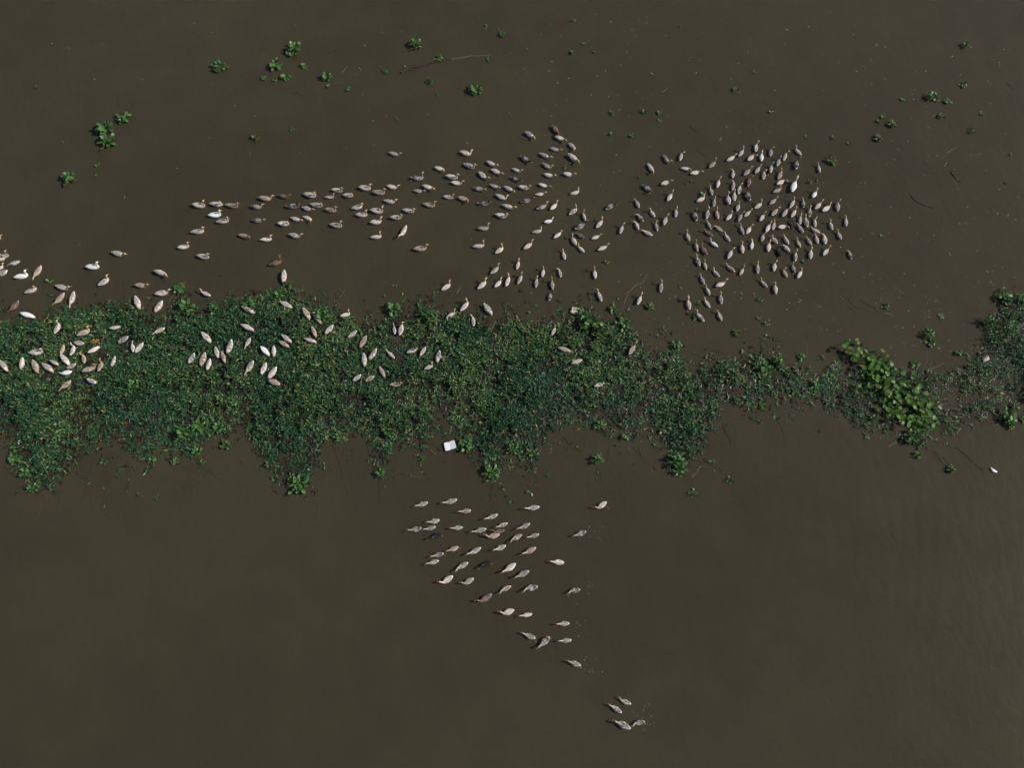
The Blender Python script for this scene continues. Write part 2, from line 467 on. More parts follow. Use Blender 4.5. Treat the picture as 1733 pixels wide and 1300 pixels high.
# ------------------------------------------------------------------ ducks: places
# each block: origin of an enlarged window (x 5.777); rows of tail x,y  bill x,y  pose colour
DUCKS = {
 ('flock', 1160, 220): """
685 212 706 92 u m|520 255 588 155 u m|405 300 512 228 f c|230 365 318 272 u b|605 298 703 212 f c|742 305 752 190 f w|828 255 852 140 u m|1135 243 1070 138 u m
958 298 1005 180 u m|895 350 938 240 u m|830 418 855 298 u m|1082 385 1105 245 u g|1315 415 1300 310 f m|460 468 478 360 f m|572 440 655 342 u m|680 420 748 330 f m
760 480 778 370 f m|905 478 960 365 f b|890 530 1008 460 f c|1040 605 1102 442 u w|308 565 345 440 u c|458 585 485 475 f m|610 550 640 430 f x|520 622 548 500 u m
855 608 972 548 f b|1240 662 1305 560 u w|262 630 240 535 f m|480 695 482 570 f m|430 728 418 590 u m|635 690 590 545 u g|110 700 222 632 f c|275 748 295 640 f m
500 792 540 690 u m|675 765 772 680 u m|825 722 915 645 f m|1025 755 1090 642 u m|1155 760 1155 650 f h|1265 770 1352 672 u m|1335 793 1448 712 f c|1490 790 1503 660 u m
112 885 78 750 u g|205 865 235 735 u m|320 870 308 742 u b|400 880 475 785 u m|515 890 572 780 u m|575 845 660 762 f m|845 835 925 730 u m|945 845 1022 735 f m
1035 850 1103 742 u m|1210 850 1228 728 f h|1570 940 1578 822 f m|250 965 205 865 f m|365 990 265 908 f b|725 888 790 788 u c|570 1020 530 900 f m|595 1015 658 908 u m
785 998 845 882 f c|852 978 882 865 f m|898 955 1030 920 f c|1040 965 1035 865 f k|1120 920 1135 805 f m|1195 948 1170 815 f m|1270 948 1268 840 f m|1438 975 1422 860 u m
262 1030 170 965 f x|435 1085 375 990 f m|1155 1000 1085 890 f m|1315 1005 1215 940 f m|1525 1070 1482 960 f m|745 1088 775 985 f m|1010 1115 955 1010 f m|900 1110 840 1010 u m
810 1188 835 1060 u c|40 1082 12 965 u m|120 1185 102 1060 u m|215 1220 140 1100 f x|320 1142 218 1060 f w|415 1255 475 1130 u m|560 1205 560 1075 u c|645 1168 665 1055 f w
1125 1145 1085 1045 f m|1235 1125 1180 1025 f m|1295 1105 1275 1000 f m|1370 1115 1362 985 f m|930 1240 895 1120 f k|1020 1190 940 1095 f m|1075 1280 1090 1155 u m
1222 1260 1235 1135 f m|1345 1225 1428 1120 u c|1625 1260 1595 1150 f h|45 425 182 385 f c""",
 ('flock', 1160, 380): """
140 405 100 280 f m|205 440 185 330 u m|335 510 255 415 f m|485 460 385 368 f m|530 495 585 390 u m|708 478 710 350 f m|865 455 890 335 u m|995 515 945 405 f b
1075 470 1038 360 f m|1095 525 1160 415 u c|185 580 140 475 f m|240 690 190 575 f m|295 605 425 528 u c|800 610 722 520 f m|885 678 885 545 u m|355 775 345 645 u m
40 830 28 690 u m|240 810 175 705 f m|185 945 95 820 u m|355 940 310 820 f m""",
 ('middle', 880, 200): """
50 130 172 190 f m|312 65 405 165 f x|342 175 480 212 f c|475 240 572 310 f m|295 290 420 312 f m|190 340 328 385 f m|465 345 608 430 f m|5 365 122 435 f g
220 440 330 500 f m|232 545 365 565 f c|420 540 560 548 f c|178 640 316 670 f c|148 745 268 720 f m|5 820 145 768 f g|160 885 282 808 u h|295 895 378 795 u c
492 745 612 690 f c|235 1020 345 980 f w|480 940 578 840 u m|640 1000 610 885 u m|535 1085 670 995 f g|745 1070 825 955 u m|838 890 950 805 f g|120 1115 245 1078 f m
330 1170 422 1075 u c|35 1280 138 1180 u c|630 1170 530 1105 f x|555 1245 498 1120 u m|705 1175 800 1130 f c|975 1130 1015 1010 u m|760 1290 880 1210 u c|1200 650 1320 725 f g
1250 440 1332 540 f m|1405 360 1480 455 f m|1562 415 1592 300 f m|1570 485 1708 490 f c|1375 650 1495 590 f c|1440 805 1505 690 u m|1165 875 1125 770 f m|1320 965 1268 865 u m
1205 1010 1135 910 f h|1160 1090 1118 980 f m|1295 1145 1175 1075 f m|1345 1100 1322 990 f m|1405 1045 1445 920 u m|1520 965 1535 850 u m""",
 ('middle', 880, 400): """
625 150 555 75 f c|440 228 415 115 f m|400 400 378 282 f m|215 398 235 280 u m|155 498 165 370 u m|320 520 310 385 u b|285 620 305 520 f g|738 415 728 285 u c
800 635 755 495 u m|1375 545 1395 410 u m|1145 670 1200 540 u m|1660 715 1645 570 u m""",
 ('mat', 880, 400): """
310 965 355 855 u m|370 1090 490 1125 d b|612 1210 500 1245 d c|1062 1158 1145 1015 u b""",
 ('mat', 840, 640): "958 80 1065 32 u c",
 ('line', 300, 230): """
135 670 292 652 u c|312 660 460 638 u c|468 670 610 655 u b|300 775 443 730 u w|380 840 520 790 u m|130 940 275 890 u m|0 1095 128 1040 u c|190 1165 325 1165 u m
715 685 860 690 f h|795 605 955 605 f b|980 575 1120 595 f x|730 820 872 820 f h|1060 685 1210 650 u g|1230 565 1382 560 u m|1440 600 1548 565 u m|1505 520 1635 515 u c
1615 575 1740 555 u c|1298 662 1440 655 u m|1220 695 1350 720 f m|1440 715 1575 705 u b|1108 795 1240 825 f m|1228 785 1345 820 f m|978 855 1112 830 u c|1490 860 1635 855 u m
595 965 735 980 f b|808 1015 938 975 u c|1090 960 1235 980 f m|895 1260 1038 1180 u x""",
 ('line', 600, 200): """
335 330 470 360 f m|1030 325 1178 350 f m|1065 445 1200 455 u m|1290 420 1415 470 f m|780 480 912 498 f c|548 580 700 548 u h|890 560 1035 558 u c|1335 495 1468 545 f m
1540 490 1655 528 f m|1213 520 1320 605 f m|1525 570 1645 615 f g|40 670 182 660 u c|172 720 322 700 u b|312 660 450 672 f m|575 705 700 708 f m|663 655 808 688 f c
940 625 1085 630 f c|1160 680 1305 688 f h|1322 650 1442 675 f m|1460 665 1592 718 f m|1598 670 1738 660 u c|-32 880 98 820 u m|10 940 148 915 u c|148 895 306 880 u m
285 800 432 815 f m|470 890 608 888 u m|148 1020 285 972 u c|345 970 482 938 u m|668 835 812 832 u b|865 760 990 755 u c|1008 770 1155 798 f b|1203 830 1348 800 u g
1380 745 1520 795 f m|1445 845 1598 880 f m|1372 940 1515 935 u c|155 1165 285 1125 u c|510 1050 425 1170 f m|575 1280 732 1232 u b|1205 1080 1340 1042 u m|1155 1255 1298 1210 u c""",
 ('shore', 600, 400): """
1375 165 1475 70 u m|1585 320 1610 205 u m|1330 365 1425 258 u m|1205 512 1305 400 u m|1370 498 1448 395 u c|1480 490 1520 350 u c|1595 465 1645 340 u m|850 525 955 430 u c
1035 728 1130 600 u m|895 800 1000 705 u c|1165 878 1152 745 f m|1258 655 1342 768 d m""",
 ('mat', 600, 400): "395 962 378 842 f m|440 968 465 808 u m|120 970 50 1085 d b",
 ('mat', 560, 500): """
90 205 205 148 u c|258 348 165 412 d m|320 562 328 690 d m|448 520 375 625 d m|622 615 525 520 f m|740 560 860 495 u m|930 505 870 590 d m|1065 540 1035 650 d m
912 722 1015 655 u m|475 695 525 800 d b|300 775 215 835 d m|430 790 335 838 d b|570 880 708 845 u b""",
 ('left', 0, 380): """
-62 140 10 118 f c|-40 310 85 270 u m|-30 350 45 300 u c|-40 440 40 390 f m|200 360 62 410 e m|90 455 -40 500 d m|125 520 285 450 u w|405 400 315 550 e b
240 670 360 580 u m|185 745 80 885 e x|195 862 335 905 d w|530 590 705 635 f m|635 670 515 815 e b|725 650 680 835 e m|820 415 990 378 u w|1088 268 1245 295 f m
958 595 1065 482 u m|1505 450 1662 490 f m|1315 590 1468 590 f b|1507 680 1690 635 f m|1322 695 1360 825 d m|1600 745 1512 850 d m""",
 ('matleft', 0, 380): """
530 1065 565 920 u m|752 1085 880 985 u b|1070 1020 1175 1000 d m|1610 1010 1480 1085 e m|1262 1095 1155 1155 d m|1300 1245 1280 1130 f m|1405 1155 1320 1250 d c|270 1255 430 1210 u m""",
 ('matleft', 0, 530): """
690 415 710 275 u m|830 300 725 290 d m|630 310 590 400 d b|595 405 675 505 d c|750 495 655 540 d m|705 570 568 610 e w|858 390 968 330 d c|825 490 785 370 u b
800 575 940 480 u b|960 575 985 435 u b|1130 420 1090 525 d m|228 430 205 550 d c|322 455 365 580 d b|415 490 515 570 d m|490 460 568 505 d m|0 465 70 565 d m
695 660 570 770 e b|945 690 850 645 d m""",
 ('matmid', 280, 440): """
440 350 310 290 f m|1165 90 1150 230 d c|738 450 872 520 d m|738 632 862 690 d m|1118 405 1235 465 d m|1345 465 1410 580 d b|1445 510 1515 615 d m|1430 650 1470 750 d b
1645 635 1560 720 d m|355 705 440 805 d m|655 775 605 910 d m|830 760 770 880 e m|490 850 515 955 d m|550 895 580 1000 d b|290 910 225 1010 d m|395 900 340 1030 d b
440 965 405 1075 d m|930 845 1010 930 d w|1060 835 1060 945 d c|1135 730 1230 805 d m|1110 795 1205 850 d b|1358 770 1470 805 d m|862 985 768 1140 e m|990 1005 935 1115 d m
1095 1045 1005 1155 d m|1130 1225 1010 1180 d b""",
 ('lower', 600, 820): """
718 175 575 215 f m|1003 150 840 188 f m|1138 255 1005 268 f b|1400 295 1255 345 f m|832 350 690 375 f m|655 430 500 455 f h|795 415 655 445 f m|853 485 705 540 f k
1057 420 920 430 f m|1290 435 1125 470 f m|1493 380 1370 425 f m|1465 450 1325 470 f x|1418 490 1255 520 f b|1715 385 1575 445 f m|1635 495 1500 555 f m|1010 615 892 655 f b
872 675 730 708 f h|1235 620 1080 695 f m|1478 600 1340 650 f m|825 745 682 780 f m|1110 765 960 840 f m|1333 760 1195 810 f k|960 895 815 990 f c|1165 920 1030 995 f m
1578 775 1430 870 f c|1705 845 1550 918 f m|1530 995 1395 1055 f b|1340 1075 1182 1175 f x""",
 ('lower', 840, 820): """
420 220 258 240 f m|415 490 290 525 f m|388 620 238 690 f b|405 1000 235 1030 f h|1080 170 955 255 f c|878 460 740 510 f h|662 765 510 755 f c|820 1030 682 1050 f h""",
 ('lower', 830, 1020): """
232 75 75 125 f c|410 115 268 135 f c|770 205 628 210 f m|440 355 295 295 f m|578 335 452 455 f h|790 370 650 380 f m|885 620 738 570 f m|1375 995 1238 945 f m
1285 1080 1150 990 f m|1370 1235 1195 1150 f m|1508 1165 1365 1195 f h""",
}
Z = 300.0 / 1733.0
flat = []
for (zone, ox, oy), txt in DUCKS.items():
    for row in txt.replace('\n', '|').split('|'):
        row = row.strip()
        if not row: continue
        a, b, c, d, pose, colr = row.split()
        flat.append(dict(zone=zone, t=(ox + float(a) * Z, oy + float(b) * Z), h=(ox + float(c) * Z, oy + float(d) * Z), pose=pose, col=colr))

ONMAT = ('mat', 'matleft', 'matmid')
for i, d in enumerate(flat):
    if d['col'] == 'm' and d['zone'] in ('line', 'shore', 'left', 'mat', 'matleft', 'matmid') and i % 4: d['col'] = 'l'
    if d['col'] == 'm' and d['zone'] in ('flock', 'middle') and i % 5 in (0, 2, 3): d['col'] = 'l'
DUCK_AXES = []          # (x0, y0, x1, y1) footprints on the water
for i, d in enumerate(flat):
    pose = d['pose']
    z0 = 0.030 if d['zone'] in ONMAT else -0.012
    xb, zb = BILLX[pose]
    sc = 1.0
    for _ in range(3):
        T = np.array(ground(*d['t'], z0 + 0.10 * sc))
        H = np.array(ground(*d['h'], z0 + zb * sc))
        L = float(np.hypot(*(H - T)))
        sc = min(1.28, max(0.84, L / (xb + 0.245)))
    ang = math.atan2(H[1] - T[1], H[0] - T[0])
    mid = (T + H) / 2
    off = (xb - 0.245) / 2 * sc
    d.update(loc=(mid[0] - off * math.cos(ang), mid[1] - off * math.sin(ang), z0), ang=ang, sc=sc)
    c, s_ = math.cos(ang), math.sin(ang)
    DUCK_AXES.append((d['loc'][0] - .2 * sc * c, d['loc'][1] - .2 * sc * s_, d['loc'][0] + .22 * sc * c, d['loc'][1] + .22 * sc * s_))
DUCK_AXES = np.array(DUCK_AXES)

# ---- labels: flock, row from the top, place from the left
ORD = ['first', 'second', 'third', 'fourth', 'fifth', 'sixth', 'seventh', 'eighth', 'ninth', 'tenth', 'eleventh', 'twelfth', 'thirteenth', 'fourteenth', 'fifteenth']
ZTXT = {'flock': 'dense round flock', 'middle': 'loose central flock', 'line': 'left-trailing line', 'shore': "those above mat",
        'left': 'upper left water', 'mat': "mat's middle", 'matleft': "mat's left end", 'matmid': "mat's left middle",
        'lower': 'flock below mat'}
ZGRP = {'flock': 'ducks of the dense round flock', 'middle': 'ducks of the loose central flock', 'line': 'ducks swimming in the long line', 'shore': 'ducks along the upper edge of the mat',
        'left': 'ducks on open water at the left', 'mat': 'ducks foraging on the plant mat', 'matleft': 'ducks foraging on the plant mat', 'matmid': 'ducks foraging on the plant mat',
        'lower': 'ducks of the lower flock'}


def heading(a):
    k = int(round(math.degrees(a) / 45.0)) % 8
    return ['right', 'up-right', 'up', 'up-left', 'left', 'down-left', 'down', 'down-right'][k]


for zone in ZTXT:
    Zd = sorted([d for d in flat if d['zone'] == zone], key=lambda d: d['t'][1] + d['h'][1])
    n = len(Zd)
    rows = max(1, round(n / 8.0))
    for r_ in range(rows):
        seg = sorted(Zd[n * r_ // rows: n * (r_ + 1) // rows], key=lambda d: d['t'][0] + d['h'][0])
        for q, d in enumerate(seg):
            what = {'d': 'head down', 'e': 'neck reaching down', 'u': 'neck raised', 'f': 'swimming ' + heading(d['ang'])}[d['pose']]
            nm = VNAME[d['col']]
            row = 'top row' if r_ == 0 else ORD[r_] + ' row down'
            d['label'] = f"{nm} duck {what}, {ORD[q]} from left, {row} of {ZTXT[zone]}"
# a few birds that stand out by themselves
for d in flat:
    if d['zone'] == 'flock' and d['col'] == 'w' and abs(d['t'][0] - 1340) < 4:
        d['label'] = 'largest white duck, neck stretched up, upper right of the dense round flock'
    if d['zone'] == 'flock' and d['col'] == 'w' and abs(d['t'][0] - 1374.6) < 3:
        d['label'] = 'white duck with curved neck, right of the largest white duck'

for i, d in enumerate(flat):
    rnd = random.Random(i * 31 + 5)
    yi = rnd.choice([0, 0, 0, 1, 2, 1, 2, 3, 4]) if d['pose'] != 'd' else rnd.choice([0, 1, 2])
    if d['pose'] == 'e': yi = rnd.choice([0, 1, 2])
    if d['zone'] == 'lower': yi = rnd.choice([0, 0, 0, 0, 0, 1, 2])
    body, bill = duck_meshes(d['pose'], yi)
    bm_, wm_ = VAR[d['col']]
    sc = d['sc'] * (1.12 if d['label'].startswith('largest') else 1.0)
    o = link('duck', body, None, d['loc'], d['ang'], sc)
    o.material_slots[0].link = 'OBJECT'
    o.material_slots[0].material = bm_
    o.rotation_euler = (rnd.uniform(-.06, .06), rnd.uniform(-.05, .05) + (0.10 if d['pose'] == 'd' else 0), d['ang'])
    wy = rnd.uniform(0.80, 0.98) * (1.12 if d['zone'] == 'lower' else 1.0)
    o.scale = (sc, sc * wy, sc * rnd.uniform(.92, 1.08))
    tag(o, d['label'], 'duck', ZGRP[d['zone']])
    link('bill', bill, o)
    for w in WINGS[rnd.randrange(2)]:
        q = link('wing', w, o)
        q.material_slots[0].link = 'OBJECT'
        q.material_slots[0].material = wm_
    if d['zone'] not in ONMAT and d['pose'] != 'd' and rnd.random() < (0.6 if d['zone'] == 'lower' else 0.22):
        for sg in rnd.choice([(1, -1), (1,), (-1,)]):
            fx = rnd.uniform(-0.25, -0.14) if sg > 0 else rnd.uniform(-0.21, -0.10)
            f = link('foot', FOOTM, o, (fx, sg * rnd.uniform(.055, .085), 0.016), rnd.uniform(-.3, .3))

# ------------------------------------------------------------------ leaves
def leaf_batch(tmpl, faces, pos, yaw, pitch, roll, length, width):
    """pos (n,3); pitch lifts the tip; returns V, F"""
    n = len(pos)
    T = np.asarray(tmpl, float)
    k = len(T)
    X = T[None, :, 0] * length[:, None]
    Y = T[None, :, 1] * width[:, None]
    Zz = T[None, :, 2] * width[:, None] + T[None, :, 0] ** 2 * (-0.18) * length[:, None]
    cr, sr = np.cos(roll)[:, None], np.sin(roll)[:, None]
    Y, Zz = Y * cr - Zz * sr, Y * sr + Zz * cr
    cp, sp = np.cos(pitch)[:, None], np.sin(pitch)[:, None]
    X, Zz = X * cp - Zz * sp, X * sp + Zz * cp
    cy, sy = np.cos(yaw)[:, None], np.sin(yaw)[:, None]
    X, Y = X * cy - Y * sy, X * sy + Y * cy
    V = np.stack([X, Y, Zz], -1) + pos[:, None, :]
    F = [np.asarray(f)[None] + (np.arange(n) * k)[:, None, None] for f in faces]
    return V.reshape(-1, 3), [f.reshape(-1, f.shape[-1]) for f in F], k


LANCE = [(0, 0, 0), (.42, .5, .10), (.46, 0, -.06), (.42, -.5, .10), (1, 0, 0)]
LANCE_F = [np.array([(0, 2, 1), (0, 3, 2), (1, 2, 4), (2, 3, 4)])]
ROUND = [(0, 0, 0), (.22, .40, .08), (.25, 0, -.03), (.22, -.40, .08), (.62, .52, .10), (.62, 0, -.04), (.62, -.52, .10), (.93, .25, .03), (1, 0, 0), (.93, -.25, .03)]
ROUND_F = [np.array([(0, 2, 1), (0, 3, 2), (4, 5, 7), (5, 8, 7), (5, 9, 8), (5, 6, 9)]), np.array([(1, 2, 5, 4), (2, 3, 6, 5)])]


def tubes(P0, P1, r0, r1, sag=None):
    """three-sided straight stems between points"""
    n = len(P0)
    d = P1 - P0
    L = np.linalg.norm(d, axis=1, keepdims=True) + 1e-9
    d = d / L
    ref = np.where(np.abs(d[:, 2:3]) > 0.9, np.array([[1.0, 0, 0]]), np.array([[0, 0, 1.0]]))
    a = np.cross(d, ref); a /= np.linalg.norm(a, axis=1, keepdims=True)
    b = np.cross(d, a)
    V = []
    for P, r in ((P0, r0), (P1, r1)):
        for k in range(3):
            q = 2 * math.pi * k / 3
            V.append(P + (a * math.cos(q) + b * math.sin(q)) * r[:, None])
    V = np.stack(V, 1).reshape(-1, 3)
    base = (np.arange(n) * 6)[:, None, None]
    F = np.array([(0, 1, 4, 3), (1, 2, 5, 4), (2, 0, 3, 5)])[None] + base
    return V, F.reshape(-1, 4)


def vnoise(x, y, seed=0, cell=1.0):
    """smooth value noise in [0,1]"""
    r = np.random.default_rng(seed).random((97, 97))
    gx, gy = np.asarray(x) / cell, np.asarray(y) / cell
    ix, iy = np.floor(gx).astype(int), np.floor(gy).astype(int)
    fx, fy = gx - ix, gy - iy
    fx, fy = fx * fx * (3 - 2 * fx), fy * fy * (3 - 2 * fy)
    g = lambda a, b: r[a % 97, b % 97]
    return (g(ix, iy) * (1 - fx) + g(ix + 1, iy) * fx) * (1 - fy) + (g(ix, iy + 1) * (1 - fx) + g(ix + 1, iy + 1) * fx) * fy


TOP = [(-60, 548), (0, 546), (60, 544), (90, 528), (105, 522), (150, 526), (175, 520), (200, 520), (225, 513), (245, 528), (262, 534), (290, 528), (312, 508), (330, 524), (350, 538), (365, 522), (380, 526),
       (408, 508), (430, 500), (455, 492), (480, 490), (500, 494), (520, 512), (550, 516), (570, 522), (590, 540), (615, 552), (640, 548), (660, 530), (685, 528), (700, 524), (735, 522),
       (780, 527), (805, 534), (830, 552), (850, 545), (880, 545), (905, 552), (930, 546), (960, 540), (980, 526), (1000, 530), (1020, 548), (1045, 540), (1065, 548), (1075, 566),
       (1090, 578), (1110, 596), (1130, 588), (1142, 574), (1152, 606), (1165, 628), (1180, 628), (1200, 614), (1235, 610), (1262, 604), (1300, 598), (1322, 602), (1330, 624), (1345, 620), (1362, 636), (1385, 636), (1400, 640), (1420, 640)]
BOT = [(-60, 745), (0, 745), (14, 760), (28, 800), (60, 832), (85, 835), (105, 815), (122, 790), (150, 765), (178, 752), (200, 758), (220, 775), (245, 782), (262, 782), (274, 762), (290, 775), (302, 782),
       (318, 768), (335, 765), (352, 748), (372, 742), (385, 748), (398, 738), (410, 718), (420, 735), (440, 775), (455, 798), (480, 808), (500, 828), (518, 826), (530, 800), (545, 768), (560, 746),
       (582, 744), (600, 736), (618, 745), (630, 762), (636, 800), (648, 806), (656, 790), (666, 757), (690, 748), (706, 758), (714, 775), (721, 748), (729, 722), (738, 714), (756, 714),
       (768, 738), (782, 752), (796, 766), (812, 766), (820, 800), (838, 812), (850, 800), (857, 772), (872, 764), (882, 788), (900, 806), (911, 788), (920, 760), (926, 744), (942, 735),
       (962, 722), (985, 716), (1000, 728), (1020, 736), (1042, 734), (1060, 742), (1075, 748), (1090, 736), (1105, 732), (1120, 748), (1130, 770), (1140, 798), (1162, 804), (1178, 786), (1188, 768), (1198, 740),
       (1214, 716), (1226, 700), (1250, 694), (1288, 690), (1300, 680), (1310, 690), (1332, 690), (1370, 686), (1400, 684), (1420, 680)]
TOP2 = [(1395, 622), (1420, 600), (1445, 600), (1480, 612), (1540, 622), (1600, 628), (1640, 610), (1662, 575), (1672, 540), (1690, 515), (1733, 505), (1790, 500)]
BOT2 = [(1395, 690), (1450, 722), (1490, 735), (1530, 752), (1560, 762), (1590, 745), (1640, 722), (1680, 706), (1733, 690), (1790, 690)]
HOLES = [(118, 634, 30, 9, .9), (150, 600, 18, 10, .6), (285, 545, 18, 14, .7), (345, 528, 16, 14, .85), (672, 572, 14, 22, .95), (668, 600, 22, 16, .7), (432, 592, 9, 16, .8), (375, 612, 14, 14, .6),
         (1095, 590, 22, 18, .7), (1165, 612, 16, 18, .95), (630, 615, 14, 12, .6), (20, 545, 28, 10, .9), (495, 740, 22, 12, .6), (740, 700, 12, 10, .8), (905, 735, 8, 12, .5), (1080, 700, 26, 18, .5),
         (470, 770, 18, 16, .55), (110, 660, 18, 8, .3), (1235, 690, 20, 8, .6), (490, 655, 18, 8, .5), (165, 665, 12, 8, .6), (858, 735, 10, 8, .7), (610, 545, 16, 10, .6), (800, 552, 8, 14, .4)]


def mat_density(u, v, fine=True):
    """0..1 of plant cover at a place of the mat given by photo pixels"""
    tx, ty = zip(*TOP); bx, by = zip(*BOT)
    wob = (vnoise(u, v, 3, 14) - .5) * 12 + (vnoise(u, v, 4, 5) - .5) * 10
    d1 = v - np.interp(u, tx, ty) + wob
    d2 = np.interp(u, bx, by) - v + wob
    e = np.clip(np.minimum(d1, d2) / 13.0 + 0.12, 0, 1)
    dist = np.maximum(-np.minimum(d1, d2), 0)
    thin = .32 * np.exp(-dist / np.where(d2 < d1, 20.0, 12.0)) * np.clip((vnoise(u, v, 12, 11) - .35) * 3, 0, 1.3)
    e = np.maximum(e, thin)
    e = np.where(u > 1420, 0, e)
    dx_ = np.interp(u, [0, 950, 1030, 1100, 1160, 1300, 1350, 1420], [1, 1, .9, .74, .74, .82, .72, .55])
    low = np.interp(d2, [0, 22, 60, 105], [.24, .36, .62, 1.0])
    D = e * dx_ * low
    for hx, hy, rx, ry, k in HOLES:
        D = D * (1 - k * np.exp(-(((u - hx) / rx) ** 2 + ((v - hy) / ry) ** 2) ** 1.5))
    n = vnoise(u, v, 5, 22) * .6 + vnoise(u, v, 6, 9) * .4
    D = D * (np.clip((n - .21) * 2.4, .16, 1.12) if fine else 1.0)
    # thin raft at the right
    tx, ty = zip(*TOP2); bx, by = zip(*BOT2)
    d1 = v - np.interp(u, tx, ty) + wob * 1.6
    d2 = np.interp(u, bx, by) - v + wob * 1.6
    e2 = np.clip(np.minimum(d1, d2) / 14.0 + .2, 0, 1) * (u > 1395)
    k = np.interp(u, [1395, 1460, 1600, 1660, 1700, 1740], [.62, .56, .54, .62, .88, .9])
    n2 = np.clip((vnoise(u, v, 8, 26) * .55 + vnoise(u, v, 9, 10) * .45 - (.30 if fine else .12)) * 2.6, 0.05, 1.2)
    return np.clip(np.maximum(D, e2 * k * n2), 0, 1.1)


def near_duck(x, y):
    """metres from the nearest duck's long axis"""
    out = np.full(len(x), 9.0)
    for a in DUCK_AXES:
        if not (a[1] > 1.0 and a[1] < 22): continue
        m = (np.abs(x - a[0]) < 0.9) & (np.abs(y - a[1]) < 0.9)
        if not m.any(): continue
        px, py = x[m] - a[0], y[m] - a[1]
        ex, ey = a[2] - a[0], a[3] - a[1]
        t = np.clip((px * ex + py * ey) / (ex * ex + ey * ey), 0, 1)
        out[m] = np.minimum(out[m], np.hypot(px - t * ex, py - t * ey))
    return out


def green(n, olive=0.0):
    """leaf colours: teal to yellow green, a few dead ones"""
    g = RNG.random(n)
    a = np.array([0.013, 0.056, 0.032]); b = np.array([0.038, 0.114, 0.042]); c = np.array([0.145, 0.215, 0.070])
    t = np.clip(g + olive, 0, 1)[:, None]
    col = np.where(t < .75, a + (b - a) * t / .75, b + (c - b) * (t - .75) / .25)
    k = RNG.random(n)
    col[k < .014] = (0.32, 0.26, 0.07)
    col[(k > .014) & (k < .05)] = (0.12, 0.065, 0.032)
    col *= RNG.uniform(.6, 1.45, (n, 1))
    return np.concatenate([col, np.ones((n, 1))], 1)


